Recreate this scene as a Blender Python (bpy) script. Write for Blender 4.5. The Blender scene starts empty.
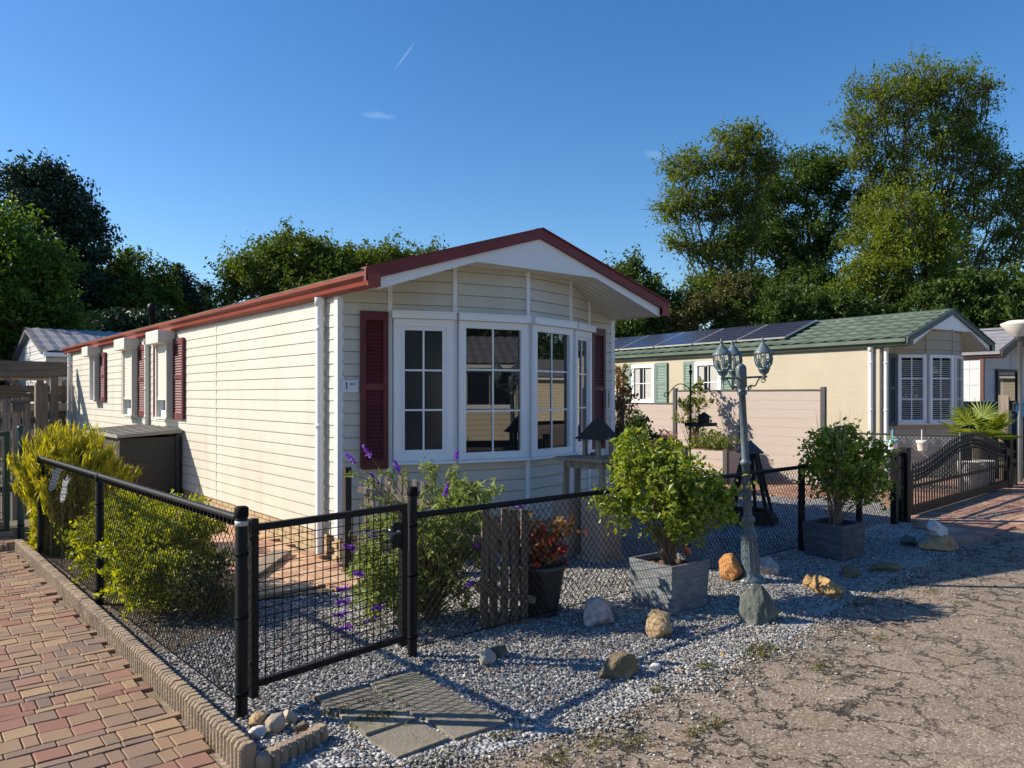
import bpy, math, random
import numpy as np
from mathutils import Vector, Matrix
R = math.radians
random.seed(7); RNG = np.random.default_rng(11)
scene = bpy.context.scene
COL = scene.collection

# ---------------------------------------------------------------- camera
cam_d = bpy.data.cameras.new('camera'); cam = bpy.data.objects.new('camera', cam_d); COL.objects.link(cam)
cam.location = (0, 0, 1.6); cam.rotation_euler = (R(90), 0, -math.atan2(.635, .773))
cam_d.sensor_width = 36; cam_d.lens = 36*769/1024; cam_d.shift_y = 11/1024
cam_d.clip_start = .05; cam_d.clip_end = 3000
scene.camera = cam
# ---------------------------------------------------------------- light
SUN_H = (-.71, .704); SUN_EL = 32.8
world = bpy.data.worlds.new('World'); scene.world = world; world.use_nodes = True
nt = world.node_tree; nt.nodes.clear()
sky = nt.nodes.new('ShaderNodeTexSky'); sky.sky_type = 'NISHITA'; sky.sun_disc = False
sky.sun_elevation = R(SUN_EL); sky.sun_rotation = math.atan2(SUN_H[0], SUN_H[1])
sky.air_density = 1.0; sky.dust_density = .25; sky.ozone_density = 3.2; sky.altitude = 0
bg = nt.nodes.new('ShaderNodeBackground'); bg.inputs['Strength'].default_value = .083
wo = nt.nodes.new('ShaderNodeOutputWorld')
# thin wisps of cirrus and a short vapour trail, fixed to directions of the sky
tc = nt.nodes.new('ShaderNodeTexCoord')
def wnode(t, **k):
    n = nt.nodes.new(t)
    for a, b in k.items(): setattr(n, a, b)
    return n
def wmath(op, a, b=None, c=None):
    n = wnode('ShaderNodeMath', operation=op)
    for i, v in enumerate((a, b, c)):
        if v is None: continue
        if isinstance(v, (int, float)): n.inputs[i].default_value = v
        else: nt.links.new(v, n.inputs[i])
    return n.outputs[0]
def wdot(vec):
    n = wnode('ShaderNodeVectorMath', operation='DOT_PRODUCT')
    nt.links.new(tc.outputs['Generated'], n.inputs[0]); n.inputs[1].default_value = vec
    return n.outputs['Value']
FW = Vector((.635, .773, 0)).normalized(); RT = Vector((.773, -.635, 0)).normalized()
def skydir(px, py): return (FW + RT*((px-512)/769) + Vector((0, 0, (395-py)/769))).normalized()
wn = wnode('ShaderNodeTexNoise'); wn.inputs['Scale'].default_value = 90; wn.inputs['Detail'].default_value = 5
nt.links.new(tc.outputs['Generated'], wn.inputs['Vector'])
tot = None
for (ax, ay, bx, by, wd, st) in ((393, 72, 417, 40, 1.2, .09), (358, 113, 398, 118, 3.4, .075), (642, 153, 668, 157, 4.0, .07)):
    A = skydir(ax, ay); B = skydir(bx, by); C = ((A+B)/2).normalized()
    U = (B-A).normalized(); Vv = C.cross(U).normalized(); hl = (B-A).length/2; hw = wd/769
    u = wmath('DIVIDE', wmath('SUBTRACT', wdot(U), C.dot(U)), hl); v = wmath('DIVIDE', wmath('SUBTRACT', wdot(Vv), C.dot(Vv)), hw)
    v = wmath('ADD', v, wmath('MULTIPLY', wmath('SUBTRACT', wn.outputs['Fac'], .5), 1.5))
    r = wmath('ADD', wmath('POWER', wmath('ABSOLUTE', u), 2.0), wmath('POWER', wmath('ABSOLUTE', v), 2.0))
    g = wmath('MULTIPLY', wmath('MAXIMUM', wmath('SUBTRACT', 1.0, r), 0.0), st)
    g = wmath('MULTIPLY', g, wmath('GREATER_THAN', wdot(C), 0.5))
    tot = g if tot is None else wmath('ADD', tot, g)
mx = wnode('ShaderNodeMixRGB'); mx.inputs['Color2'].default_value = (9, 9.6, 10.5, 1)
nt.links.new(tot, mx.inputs['Fac']); nt.links.new(sky.outputs[0], mx.inputs['Color1'])
hs = wnode('ShaderNodeHueSaturation'); hs.inputs['Saturation'].default_value = 1.27; hs.inputs['Hue'].default_value = .503
nt.links.new(mx.outputs[0], hs.inputs['Color']); nt.links.new(hs.outputs[0], bg.inputs['Color']); nt.links.new(bg.outputs[0], wo.inputs['Surface'])
sun_d = bpy.data.lights.new('sun', 'SUN'); sun_d.energy = 4.1; sun_d.angle = R(.5); sun_d.color = (1, .885, .71)
sun = bpy.data.objects.new('sun', sun_d); COL.objects.link(sun)
tv = Vector((-SUN_H[0]*math.cos(R(SUN_EL)), -SUN_H[1]*math.cos(R(SUN_EL)), -math.sin(R(SUN_EL))))
sun.rotation_euler = tv.to_track_quat('-Z', 'Y').to_euler(); sun.location = (-20, 20, 20)
vs = scene.view_settings; vs.view_transform = 'Standard'; vs.look = 'None'; vs.exposure = 1.0; vs.gamma = 1; vs.use_curve_mapping = False

# ---------------------------------------------------------------- placement: survey of the place from the camera point
def G(px, py, z=0.0):
    t = (1.6-z)*769/(py-395); l = (px-512)/769*t
    return (FW.x*t+RT.x*l, FW.y*t+RT.y*l)
def P(px, t):
    l = (px-512)/769*t
    return (FW.x*t+RT.x*l, FW.y*t+RT.y*l)
def Z(py, t): return 1.6+(395-py)*t/769

# ---------------------------------------------------------------- mesh builder
class MB:
    def __init__(s): s.v = []; s.f = []; s.m = []; s.mi = 0; s.sm = []; s.smooth = False
    def add(s, vs_, fs):
        o = len(s.v); s.v += [tuple(x) for x in vs_]; s.f += [tuple(i+o for i in f) for f in fs]
        s.m += [s.mi]*len(fs); s.sm += [s.smooth]*len(fs)
    def box(s, x0, x1, y0, y1, z0, z1, rot=0, bev=0):
        cx, cy = (x0+x1)/2, (y0+y1)/2; c, n = math.cos(rot), math.sin(rot)
        def w(x, y, z): x -= cx; y -= cy; return (cx+x*c-y*n, cy+x*n+y*c, z)
        s.hexa([w(x0,y0,z0), w(x1,y0,z0), w(x1,y1,z0), w(x0,y1,z0), w(x0,y0,z1), w(x1,y0,z1), w(x1,y1,z1), w(x0,y1,z1)])
    def hexa(s, p):
        s.add(p, [(0,3,2,1), (4,5,6,7), (0,1,5,4), (1,2,6,5), (2,3,7,6), (3,0,4,7)])
    def fbox(s, F, s0, s1, z0, z1, o0, o1):
        (px, py), (dx, dy), (nx, ny) = F
        w = lambda a, o, z: (px+dx*a+nx*o, py+dy*a+ny*o, z)
        s.hexa([w(s0,o1,z0), w(s1,o1,z0), w(s1,o0,z0), w(s0,o0,z0), w(s0,o1,z1), w(s1,o1,z1), w(s1,o0,z1), w(s0,o0,z1)])
    def bar(s, a, b, w, h=None, up=(0,0,1)):
        a = Vector(a); b = Vector(b); h = h or w; d = (b-a).normalized(); u = Vector(up)
        if abs(d.dot(u)) > .98: u = Vector((1,0,0))
        x = d.cross(u).normalized()*w/2; y = x.cross(d).normalized()*h/2
        s.hexa([a-x-y, a+x-y, a+x+y, a-x+y, b-x-y, b+x-y, b+x+y, b-x+y])
    def tube(s, pts, rad, n=8, cap=True):
        pts = [Vector(p) for p in pts]; k = len(pts)
        if not hasattr(rad, '__len__'): rad = [rad]*k
        o = len(s.v); prev = None; vv = []
        for i, p in enumerate(pts):
            d = (pts[min(i+1,k-1)]-pts[max(i-1,0)]).normalized()
            if prev is None:
                u = Vector((0,0,1)) if abs(d.z) < .9 else Vector((1,0,0))
                x = d.cross(u).normalized()
            else:
                x = (prev-d*prev.dot(d)).normalized()
            prev = x; y = d.cross(x)
            for j in range(n):
                a = 2*math.pi*j/n; vv.append(p+(x*math.cos(a)+y*math.sin(a))*rad[i])
        ff = []
        for i in range(k-1):
            for j in range(n):
                a = i*n+j; b = i*n+(j+1)%n; ff.append((a, b, b+n, a+n))
        sm = s.smooth; s.smooth = n > 5
        s.add(vv, ff); s.smooth = False
        if cap: s.add(vv[:n], [tuple(reversed(range(n)))]); s.add(vv[-n:], [tuple(range(n))])
        s.smooth = sm
    def lathe(s, prof, c=(0,0,0), n=16, smooth=True):
        vv = []; ff = []; k = len(prof)
        for r, z in prof:
            for j in range(n):
                a = 2*math.pi*j/n; vv.append((c[0]+r*math.cos(a), c[1]+r*math.sin(a), c[2]+z))
        for i in range(k-1):
            for j in range(n):
                a = i*n+j; b = i*n+(j+1)%n; ff.append((a, b, b+n, a+n))
        sm = s.smooth; s.smooth = smooth; s.add(vv, ff); s.smooth = sm
        if prof[0][0] > 1e-4: s.add(vv[:n], [tuple(reversed(range(n)))])
        if prof[-1][0] > 1e-4: s.add(vv[-n:], [tuple(range(n))])
    def poly(s, pts): s.add(pts, [tuple(range(len(pts)))])
    def prism(s, pts2, f0, f1):
        """pts2: outline; f0/f1 map a 2D point to the two end positions"""
        n = len(pts2); a = [f0(*p) for p in pts2]; b = [f1(*p) for p in pts2]
        s.add(a+b, [tuple(range(n)), tuple(reversed(range(n, 2*n)))]+[(i, i+n, (i+1) % n+n, (i+1) % n) for i in range(n)])
    def build(s, name, mats, parent=None, bevel=0):
        me = bpy.data.meshes.new(name); me.from_pydata(s.v, [], s.f)
        if not isinstance(mats, (list, tuple)): mats = [mats]
        for m in mats: me.materials.append(m)
        me.polygons.foreach_set('material_index', s.m); me.polygons.foreach_set('use_smooth', s.sm)
        me.update()
        import bmesh
        bm = bmesh.new(); bm.from_mesh(me); bmesh.ops.recalc_face_normals(bm, faces=bm.faces); bm.to_mesh(me); bm.free()
        o = bpy.data.objects.new(name, me); COL.objects.link(o)
        if parent: o.parent = parent
        if bevel:
            md = o.modifiers.new('bevel', 'BEVEL'); md.width = bevel; md.segments = 2; md.limit_method = 'ANGLE'
        return o
def tag(o, label=None, cat=None, group=None, kind=None):
    if label: o['label'] = label
    if cat: o['category'] = cat
    if group: o['group'] = group
    if kind: o['kind'] = kind
    return o
def thing(name, label, cat, loc=(0,0,0), rz=0, group=None):
    o = bpy.data.objects.new(name, None); COL.objects.link(o); o.empty_display_size = .1
    o.location = loc if len(loc) == 3 else (loc[0], loc[1], 0); o.rotation_euler = (0, 0, rz)
    return tag(o, label, cat, group)
def copy_tree(o, parent=None):
    c = o.copy(); COL.objects.link(c)
    if parent: c.parent = parent
    for ch in list(o.children): copy_tree(ch, c)
    return c
def npmesh(name, verts, faces, k, mats, parent=None, attr=None, smooth=False, midx=None):
    me = bpy.data.meshes.new(name); nv = len(verts); nf = len(faces)
    me.vertices.add(nv); me.vertices.foreach_set('co', np.asarray(verts, np.float32).ravel())
    me.loops.add(nf*k); me.loops.foreach_set('vertex_index', np.asarray(faces, np.int32).ravel())
    me.polygons.add(nf); me.polygons.foreach_set('loop_start', np.arange(0, nf*k, k, dtype=np.int32))
    me.polygons.foreach_set('loop_total', np.full(nf, k, np.int32))
    me.polygons.foreach_set('use_smooth', np.full(nf, smooth, bool))
    if midx is not None: me.polygons.foreach_set('material_index', midx.astype(np.int32))
    if not isinstance(mats, (list, tuple)): mats = [mats]
    for m in mats: me.materials.append(m)
    me.update(calc_edges=True)
    if attr is not None:
        a = me.attributes.new('rnd', 'FLOAT', 'FACE'); a.data.foreach_set('value', np.asarray(attr, np.float32))
    o = bpy.data.objects.new(name, me); COL.objects.link(o)
    if parent: o.parent = parent
    return o

# ---------------------------------------------------------------- materials
def lk(t, a, b): t.links.new(a, b)
def mat(name, col, rough=.6, var=.12, scale=6, bump=0, bscale=60, col2=None, metallic=0, spec=.5, c2scale=None, c2lo=.45, c2hi=.7, stretch=None, coat=0):
    m = bpy.data.materials.new(name); m.use_nodes = True; t = m.node_tree; b = t.nodes['Principled BSDF']
    b.inputs['Roughness'].default_value = rough; b.inputs['Metallic'].default_value = metallic
    b.inputs['Specular IOR Level'].default_value = spec; b.inputs['Coat Weight'].default_value = coat
    tc = t.nodes.new('ShaderNodeTexCoord'); mp = t.nodes.new('ShaderNodeMapping'); lk(t, tc.outputs['Object'], mp.inputs[0])
    if stretch: mp.inputs['Scale'].default_value = stretch
    n = t.nodes.new('ShaderNodeTexNoise'); n.inputs['Scale'].default_value = scale; n.inputs['Detail'].default_value = 6; n.inputs['Roughness'].default_value = .65
    lk(t, mp.outputs[0], n.inputs['Vector'])
    mr = t.nodes.new('ShaderNodeMapRange'); mr.inputs['From Min'].default_value = .25; mr.inputs['From Max'].default_value = .75
    mr.inputs['To Min'].default_value = 1-var; mr.inputs['To Max'].default_value = 1+var; lk(t, n.outputs['Fac'], mr.inputs['Value'])
    base = t.nodes.new('ShaderNodeRGB'); base.outputs[0].default_value = (*col, 1); cur = base.outputs[0]
    if col2:
        n2 = t.nodes.new('ShaderNodeTexNoise'); n2.inputs['Scale'].default_value = c2scale or scale*.5; n2.inputs['Detail'].default_value = 5
        lk(t, mp.outputs[0], n2.inputs['Vector'])
        r2 = t.nodes.new('ShaderNodeMapRange'); r2.inputs['From Min'].default_value = c2lo; r2.inputs['From Max'].default_value = c2hi; lk(t, n2.outputs['Fac'], r2.inputs['Value'])
        mx = t.nodes.new('ShaderNodeMixRGB'); lk(t, r2.outputs[0], mx.inputs['Fac']); lk(t, cur, mx.inputs['Color1']); mx.inputs['Color2'].default_value = (*col2, 1); cur = mx.outputs[0]
    vm = t.nodes.new('ShaderNodeVectorMath'); vm.operation = 'SCALE'; lk(t, cur, vm.inputs[0]); lk(t, mr.outputs[0], vm.inputs['Scale'])
    lk(t, vm.outputs[0], b.inputs['Base Color'])
    if bump:
        n3 = t.nodes.new('ShaderNodeTexNoise'); n3.inputs['Scale'].default_value = bscale; n3.inputs['Detail'].default_value = 4; lk(t, mp.outputs[0], n3.inputs['Vector'])
        bp = t.nodes.new('ShaderNodeBump'); bp.inputs['Strength'].default_value = bump; bp.inputs['Distance'].default_value = .01
        lk(t, n3.outputs['Fac'], bp.inputs['Height']); lk(t, bp.outputs[0], b.inputs['Normal'])
    return m
def wood(name, a, b_, scale=3, rough=.8, axis=2):
    st = [14, 14, 14]; st[axis] = .9
    return mat(name, a, rough, .28, scale, .5, 8, col2=b_, c2scale=scale*.7, stretch=st)
def leafmat(name, dark, light, transl=.35, rough=.5, third=None):
    m = bpy.data.materials.new(name); m.use_nodes = True; t = m.node_tree; t.nodes.clear()
    o = t.nodes.new('ShaderNodeOutputMaterial'); b = t.nodes.new('ShaderNodeBsdfPrincipled'); tr = t.nodes.new('ShaderNodeBsdfTranslucent'); mx = t.nodes.new('ShaderNodeMixShader')
    at = t.nodes.new('ShaderNodeAttribute'); at.attribute_name = 'rnd'
    cr = t.nodes.new('ShaderNodeValToRGB'); e = cr.color_ramp.elements; e[0].color = (*dark, 1); e[1].color = (*light, 1)
    if third: x = e.new(.93); e[1].position = .9; x.color = (*light, 1); e[2].position = 1.0; e[1].color = (*light, 1); e[2].color = (*third, 1)
    lk(t, at.outputs['Fac'], cr.inputs[0]); lk(t, cr.outputs[0], b.inputs['Base Color'])
    g = t.nodes.new('ShaderNodeHueSaturation'); g.inputs['Hue'].default_value = .485; g.inputs['Saturation'].default_value = 1.15; g.inputs['Value'].default_value = 1.5
    lk(t, cr.outputs[0], g.inputs['Color']); lk(t, g.outputs[0], tr.inputs['Color'])
    b.inputs['Roughness'].default_value = rough; b.inputs['Specular IOR Level'].default_value = .35
    mx.inputs['Fac'].default_value = transl; lk(t, b.outputs[0], mx.inputs[1]); lk(t, tr.outputs[0], mx.inputs[2]); lk(t, mx.outputs[0], o.inputs[0])
    return m
def rndmat(name, cols, rough=.8, bump=.4, bscale=150, var=.15, nscale=25):
    """colour picked per face from attribute rnd, constant steps"""
    m = bpy.data.materials.new(name); m.use_nodes = True; t = m.node_tree; b = t.nodes['Principled BSDF']
    at = t.nodes.new('ShaderNodeAttribute'); at.attribute_name = 'rnd'
    cr = t.nodes.new('ShaderNodeValToRGB'); cr.color_ramp.interpolation = 'CONSTANT'; e = cr.color_ramp.elements
    e[0].color = (*cols[0], 1); e[1].color = (*cols[1], 1); e[1].position = 1/len(cols)
    for i, c in enumerate(cols[2:], 2): x = e.new(i/len(cols)); x.color = (*c, 1)
    lk(t, at.outputs['Fac'], cr.inputs[0])
    tc = t.nodes.new('ShaderNodeTexCoord'); n = t.nodes.new('ShaderNodeTexNoise'); n.inputs['Scale'].default_value = nscale; n.inputs['Detail'].default_value = 8; n.inputs['Roughness'].default_value = .75; lk(t, tc.outputs['Object'], n.inputs['Vector'])
    mr = t.nodes.new('ShaderNodeMapRange'); mr.inputs['From Min'].default_value = .25; mr.inputs['From Max'].default_value = .75; mr.inputs['To Min'].default_value = 1-var; mr.inputs['To Max'].default_value = 1+var; nl = t.nodes.new('ShaderNodeTexNoise'); nl.inputs['Scale'].default_value = 1.7; nl.inputs['Detail'].default_value = 7; nl.inputs['Roughness'].default_value = .65; lk(t, tc.outputs['Object'], nl.inputs['Vector']); am = t.nodes.new('ShaderNodeMath'); am.operation = 'MULTIPLY_ADD'; am.inputs[1].default_value = .55; lk(t, nl.outputs['Fac'], am.inputs[0]); as_ = t.nodes.new('ShaderNodeMath'); as_.operation = 'MULTIPLY_ADD'; as_.inputs[1].default_value = .55; as_.inputs[2].default_value = -.05; lk(t, n.outputs['Fac'], as_.inputs[0]); lk(t, as_.outputs[0], am.inputs[2]); lk(t, am.outputs[0], mr.inputs['Value'])
    vm = t.nodes.new('ShaderNodeVectorMath'); vm.operation = 'SCALE'; lk(t, cr.outputs[0], vm.inputs[0]); lk(t, mr.outputs[0], vm.inputs['Scale']); lk(t, vm.outputs[0], b.inputs['Base Color'])
    b.inputs['Roughness'].default_value = rough
    if bump:
        n3 = t.nodes.new('ShaderNodeTexNoise'); n3.inputs['Scale'].default_value = bscale; n3.inputs['Detail'].default_value = 4; lk(t, tc.outputs['Object'], n3.inputs['Vector'])
        bp = t.nodes.new('ShaderNodeBump'); bp.inputs['Strength'].default_value = bump; bp.inputs['Distance'].default_value = .008; lk(t, n3.outputs['Fac'], bp.inputs['Height']); lk(t, bp.outputs[0], b.inputs['Normal'])
    return m
def glass_dark(name, col=(.012,.014,.016), ior=1.9, rough=.015, wave=.02):
    m = mat(name, col, rough, .5, 1.2, wave, .8, spec=.5); m.node_tree.nodes['Principled BSDF'].inputs['IOR'].default_value = ior
    return m

M = {}
M['siding'] = mat('cream_siding', (.56, .54, .475), .55, .07, 2.2, .12, 140, col2=(.505, .485, .42), c2scale=1.6, c2lo=.48, c2hi=.75, stretch=(1.6, 1.6, .35))
M['trim'] = mat('white_trim', (.78, .79, .80), .4, .04, 2)
M['upvc'] = mat('white_frame', (.80, .82, .85), .3, .03, 2)
M['soffit'] = mat('cream_soffit', (.72, .70, .62), .6, .05, 3)
M['burgundy'] = mat('burgundy_paint', (.10, .010, .016), .5, .2, 7, .15, 80, col2=(.13, .016, .024), c2lo=.5, c2hi=.7)
M['verge'] = mat('red_verge', (.17, .013, .014), .5, .15, 5, .1, 60, col2=(.13, .012, .014))
M['red'] = mat('red_gutter', (.26, .042, .024), .5, .10, 3, col2=(.21, .034, .02))
M['roofdark'] = mat('dark_roof', (.03, .03, .032), .9, .25, 8, .5, 90, col2=(.13, .11, .05), c2scale=2.5, c2lo=.42, c2hi=.6)
M['brickskirt'] = mat('sandstone_plinth', (.42, .33, .20), .85, .2, 6, .4, 90, col2=(.34, .24, .15))
M['glass'] = glass_dark('window_glass')
M['glass_screen'] = glass_dark('screened_glass', (.035, .04, .045), 1.35, .12)
M['curtain'] = mat('curtain', (.45, .45, .43), .9, .1, 9)
M['plate'] = mat('number_plate', (.66, .72, .78), .35, .03, 3)
M['ink'] = mat('dark_ink', (.03, .05, .09), .6, .05, 3)
M['shuttercurtain'] = mat('roller_slats', (.66, .63, .55), .5, .05, 2)
M['rollerbox'] = mat('roller_box', (.62, .60, .54), .5, .06, 3)
M['steel'] = mat('grey_steel', (.22, .23, .24), .35, .1, 8, metallic=.8)
M['black'] = mat('black_powder_coat', (.006, .007, .009), .5, .2, 10, .1, 200, spec=.22)
M['blackmesh'] = mat('black_wire', (.006, .006, .007), .7, .1, 10, spec=.1)
M['band'] = mat('grey_band', (.42, .44, .42), .5, .15, 20)
M['green_paint'] = mat('dark_green_paint', (.008, .045, .04), .35, .15, 8)
M['creamwall'] = mat('cream_block_wall', (.42, .38, .29), .75, .08, 1.2, .2, 60)
M['greenshut'] = mat('sage_shutter', (.15, .24, .20), .6, .1, 4)
M['darkshut'] = mat('dark_shutter', (.055, .085, .09), .5, .1, 4)
M['greenroof'] = mat('green_metal_roof', (.065, .10, .07), .5, .2, 3, .15, 30, col2=(.095, .135, .095))
M['greentrim'] = mat('green_trim', (.075, .115, .085), .45, .1, 4)
M['darkverge'] = mat('dark_green_verge', (.032, .05, .042), .45, .1, 4)
M['solar'] = mat('solar_cells', (.022, .022, .05), .18, .2, 2, spec=.8)
M['alu'] = mat('aluminium', (.62, .63, .64), .3, .08, 6, metallic=.7)
M['brown'] = mat('brown_fascia', (.10, .04, .032), .5, .1, 4)
M['darkbrown'] = mat('dark_verge', (.04, .035, .03), .5, .1, 4)
M['wwall'] = mat('white_panel_wall', (.53, .54, .57), .55, .04, 2)
M['pink'] = mat('pink_composite', (.41, .35, .315), .7, .06, 3, .15, 30, stretch=(1, 1, 12))
M['anthracite'] = mat('anthracite_metal', (.06, .06, .06), .5, .12, 8)
M['greytile'] = mat('grey_roof_tile', (.20, .20, .23), .5, .2, 6, .2, 30)
M['oldwood'] = wood('weathered_wood', (.16, .125, .095), (.09, .07, .055))
M['oldwood_h'] = wood('weathered_plank', (.15, .12, .09), (.085, .068, .05), axis=0)
M['greywood'] = wood('grey_stake_wood', (.25, .205, .165), (.13, .105, .085))
M['palewood'] = wood('pale_wood', (.48, .38, .27), (.33, .25, .17), axis=0)
M['darkwood'] = wood('dark_stained_wood', (.035, .025, .022), (.02, .016, .015))
M['bark'] = mat('bark', (.085, .065, .045), .9, .35, 9, .6, 30, col2=(.14, .11, .07), stretch=(3, 3, .6))
M['barkpale'] = mat('pale_bark', (.19, .16, .11), .9, .3, 9, .6, 30, col2=(.11, .10, .07), stretch=(3, 3, .6))
M['stem'] = mat('stem', (.16, .11, .07), .8, .2, 20)
M['boxgrey'] = mat('storage_box_grey', (.028, .03, .03), .6, .12, 4, .2, 60)
M['boxlid'] = mat('storage_box_lid', (.26, .25, .22), .6, .15, 5, .2, 60)
M['slate'] = mat('slate_planter', (.14, .155, .165), .7, .28, 5, .5, 60, col2=(.24, .26, .28), c2scale=9, stretch=(1, 1, 5))
M['slate_dark'] = mat('dark_slate_planter', (.052, .064, .08), .7, .25, 5, .5, 60, col2=(.10, .12, .14), c2scale=7, stretch=(1, 1, 4))
M['soil'] = mat('soil', (.09, .05, .03), .95, .4, 30, 1, 60, col2=(.22, .11, .06))
M['potdark'] = mat('dark_pot', (.05, .048, .046), .5, .15, 6, .2, 40)
M['lamp_paint'] = mat('blue_grey_lamp_paint', (.085, .12, .145), .42, .25, 12, .25, 50, col2=(.15, .19, .215), c2lo=.55, c2hi=.75)
M['pillar'] = mat('concrete_pillar', (.36, .27, .23), .85, .2, 8, .4, 60)
M['white'] = mat('white_paint', (.75, .76, .78), .5, .06, 8)
M['terracotta'] = mat('terracotta', (.40, .10, .06), .7, .2, 20)
# ---------------------------------------------------------------- ground
def sheet(name, pts, z, m, kind='structure', sub=0):
    mb = MB(); mb.poly([(x, y, z) for x, y in pts]); o = mb.build(name, m); o['kind'] = kind
    o['label'] = name.replace('_', ' '); return o
def ground_mat(name, c1, c2, c3, pebble=60, bump=.5):
    m = mat(name, c1, .95, .25, 3, bump, pebble, col2=c2, c2scale=1.3)
    return m
M['dirt'] = ground_mat('garden_soil', (.10, .085, .06), (.07, .08, .035), None)
def gravel_material():
    m = bpy.data.materials.new('grey_gravel_bed'); m.use_nodes = True; t = m.node_tree; b = t.nodes['Principled BSDF']; b.inputs['Roughness'].default_value = .85
    tc = t.nodes.new('ShaderNodeTexCoord'); v = t.nodes.new('ShaderNodeTexVoronoi'); v.inputs['Scale'].default_value = 48; lk(t, tc.outputs['Object'], v.inputs['Vector'])
    cr = t.nodes.new('ShaderNodeValToRGB'); cr.color_ramp.elements[0].color = (.13, .13, .135, 1); cr.color_ramp.elements[1].color = (.45, .45, .45, 1)
    sp = t.nodes.new('ShaderNodeSeparateColor'); lk(t, v.outputs['Color'], sp.inputs[0]); lk(t, sp.outputs[0], cr.inputs[0])
    lk(t, cr.outputs[0], b.inputs['Base Color'])
    bp = t.nodes.new('ShaderNodeBump'); bp.invert = True; bp.inputs['Strength'].default_value = 1; bp.inputs['Distance'].default_value = .02; lk(t, v.outputs['Distance'], bp.inputs['Height']); lk(t, bp.outputs[0], b.inputs['Normal'])
    return m
M['gravelbed'] = gravel_material()
def asphalt_material():
    m = bpy.data.materials.new('worn_asphalt'); m.use_nodes = True; t = m.node_tree; b = t.nodes['Principled BSDF']; b.inputs['Roughness'].default_value = .88
    N = lambda k, **a: (lambda n: [setattr(n, x, y) for x, y in a.items()] and n or n)(t.nodes.new(k))
    tc = N('ShaderNodeTexCoord')
    v = N('ShaderNodeTexVoronoi'); v.inputs['Scale'].default_value = 105; lk(t, tc.outputs['Object'], v.inputs['Vector'])
    sp = N('ShaderNodeSeparateColor'); lk(t, v.outputs['Color'], sp.inputs[0])
    cr = N('ShaderNodeValToRGB'); e = cr.color_ramp.elements; e[0].color = (.145, .108, .076, 1); e[1].color = (.48, .41, .32, 1); e[1].position = 1
    x = e.new(.55); x.color = (.24, .188, .14, 1); x = e.new(.9); x.color = (.30, .25, .20, 1); lk(t, sp.outputs[0], cr.inputs[0])
    n = N('ShaderNodeTexNoise'); n.inputs['Scale'].default_value = .9; n.inputs['Detail'].default_value = 8; n.inputs['Roughness'].default_value = .7; lk(t, tc.outputs['Object'], n.inputs['Vector'])
    mr = N('ShaderNodeMapRange'); mr.inputs['From Min'].default_value = .3; mr.inputs['From Max'].default_value = .7; mr.inputs['To Min'].default_value = .78; mr.inputs['To Max'].default_value = 1.2; lk(t, n.outputs['Fac'], mr.inputs['Value'])
    vm = N('ShaderNodeVectorMath', operation='SCALE'); lk(t, cr.outputs[0], vm.inputs[0]); lk(t, mr.outputs[0], vm.inputs['Scale'])
    # cracks: warped voronoi edges, strongest near the gravel edge
    nw = N('ShaderNodeTexNoise'); nw.inputs['Scale'].default_value = 5; nw.inputs['Detail'].default_value = 6; nw.inputs['Roughness'].default_value = .7; lk(t, tc.outputs['Object'], nw.inputs['Vector'])
    mm = N('ShaderNodeVectorMath', operation='SCALE'); mm.inputs['Scale'].default_value = .42; lk(t, nw.outputs['Color'], mm.inputs[0])
    ad = N('ShaderNodeVectorMath', operation='ADD'); lk(t, tc.outputs['Object'], ad.inputs[0]); lk(t, mm.outputs[0], ad.inputs[1])
    ve = N('ShaderNodeTexVoronoi', feature='DISTANCE_TO_EDGE'); ve.inputs['Scale'].default_value = 4.2; lk(t, ad.outputs[0], ve.inputs['Vector'])
    # distance from the line of the gravel edge
    sx = N('ShaderNodeSeparateXYZ'); lk(t, tc.outputs['Object'], sx.inputs[0])
    def mt(op, a, b_=None):
        k = N('ShaderNodeMath', operation=op)
        for i, q in enumerate((a, b_)):
            if q is None: continue
            if isinstance(q, (int, float)): k.inputs[i].default_value = q
            else: lk(t, q, k.inputs[i])
        return k.outputs[0]
    # edge line passes (1.9,2.5) and (6.9,3.2); d = distance towards the camera
    d = mt('ADD', mt('MULTIPLY', sx.outputs[0], .139), mt('ADD', mt('MULTIPLY', sx.outputs[1], -.99), 2.21))
    near = N('ShaderNodeMapRange'); near.inputs['From Min'].default_value = .8; near.inputs['From Max'].default_value = 1.9; near.inputs['To Min'].default_value = 1; near.inputs['To Max'].default_value = 0
    lk(t, mt('ADD', d, mt('MULTIPLY', mt('SUBTRACT', n.outputs['Fac'], .5), 1.6)), near.inputs['Value'])
    wd = mt('MULTIPLY', mt('MULTIPLY', near.outputs[0], nw.outputs['Fac']), .10)
    ck = N('ShaderNodeMapRange'); ck.inputs['From Min'].default_value = 0; lk(t, wd, ck.inputs['From Max']); ck.inputs['To Min'].default_value = 1; ck.inputs['To Max'].default_value = 0; lk(t, ve.outputs['Distance'], ck.inputs['Value'])
    nb = N('ShaderNodeTexNoise'); nb.inputs['Scale'].default_value = 2.4; nb.inputs['Detail'].default_value = 5; mp_ = N('ShaderNodeMapping'); mp_.inputs['Location'].default_value = (7, 3, 0); lk(t, tc.outputs['Object'], mp_.inputs[0]); lk(t, mp_.outputs[0], nb.inputs['Vector'])
    br = N('ShaderNodeMapRange'); br.inputs['From Min'].default_value = .38; br.inputs['From Max'].default_value = .50; lk(t, nb.outputs['Fac'], br.inputs['Value'])
    ckm = mt('MULTIPLY', mt('MULTIPLY', ck.outputs[0], near.outputs[0]), br.outputs[0])
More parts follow.
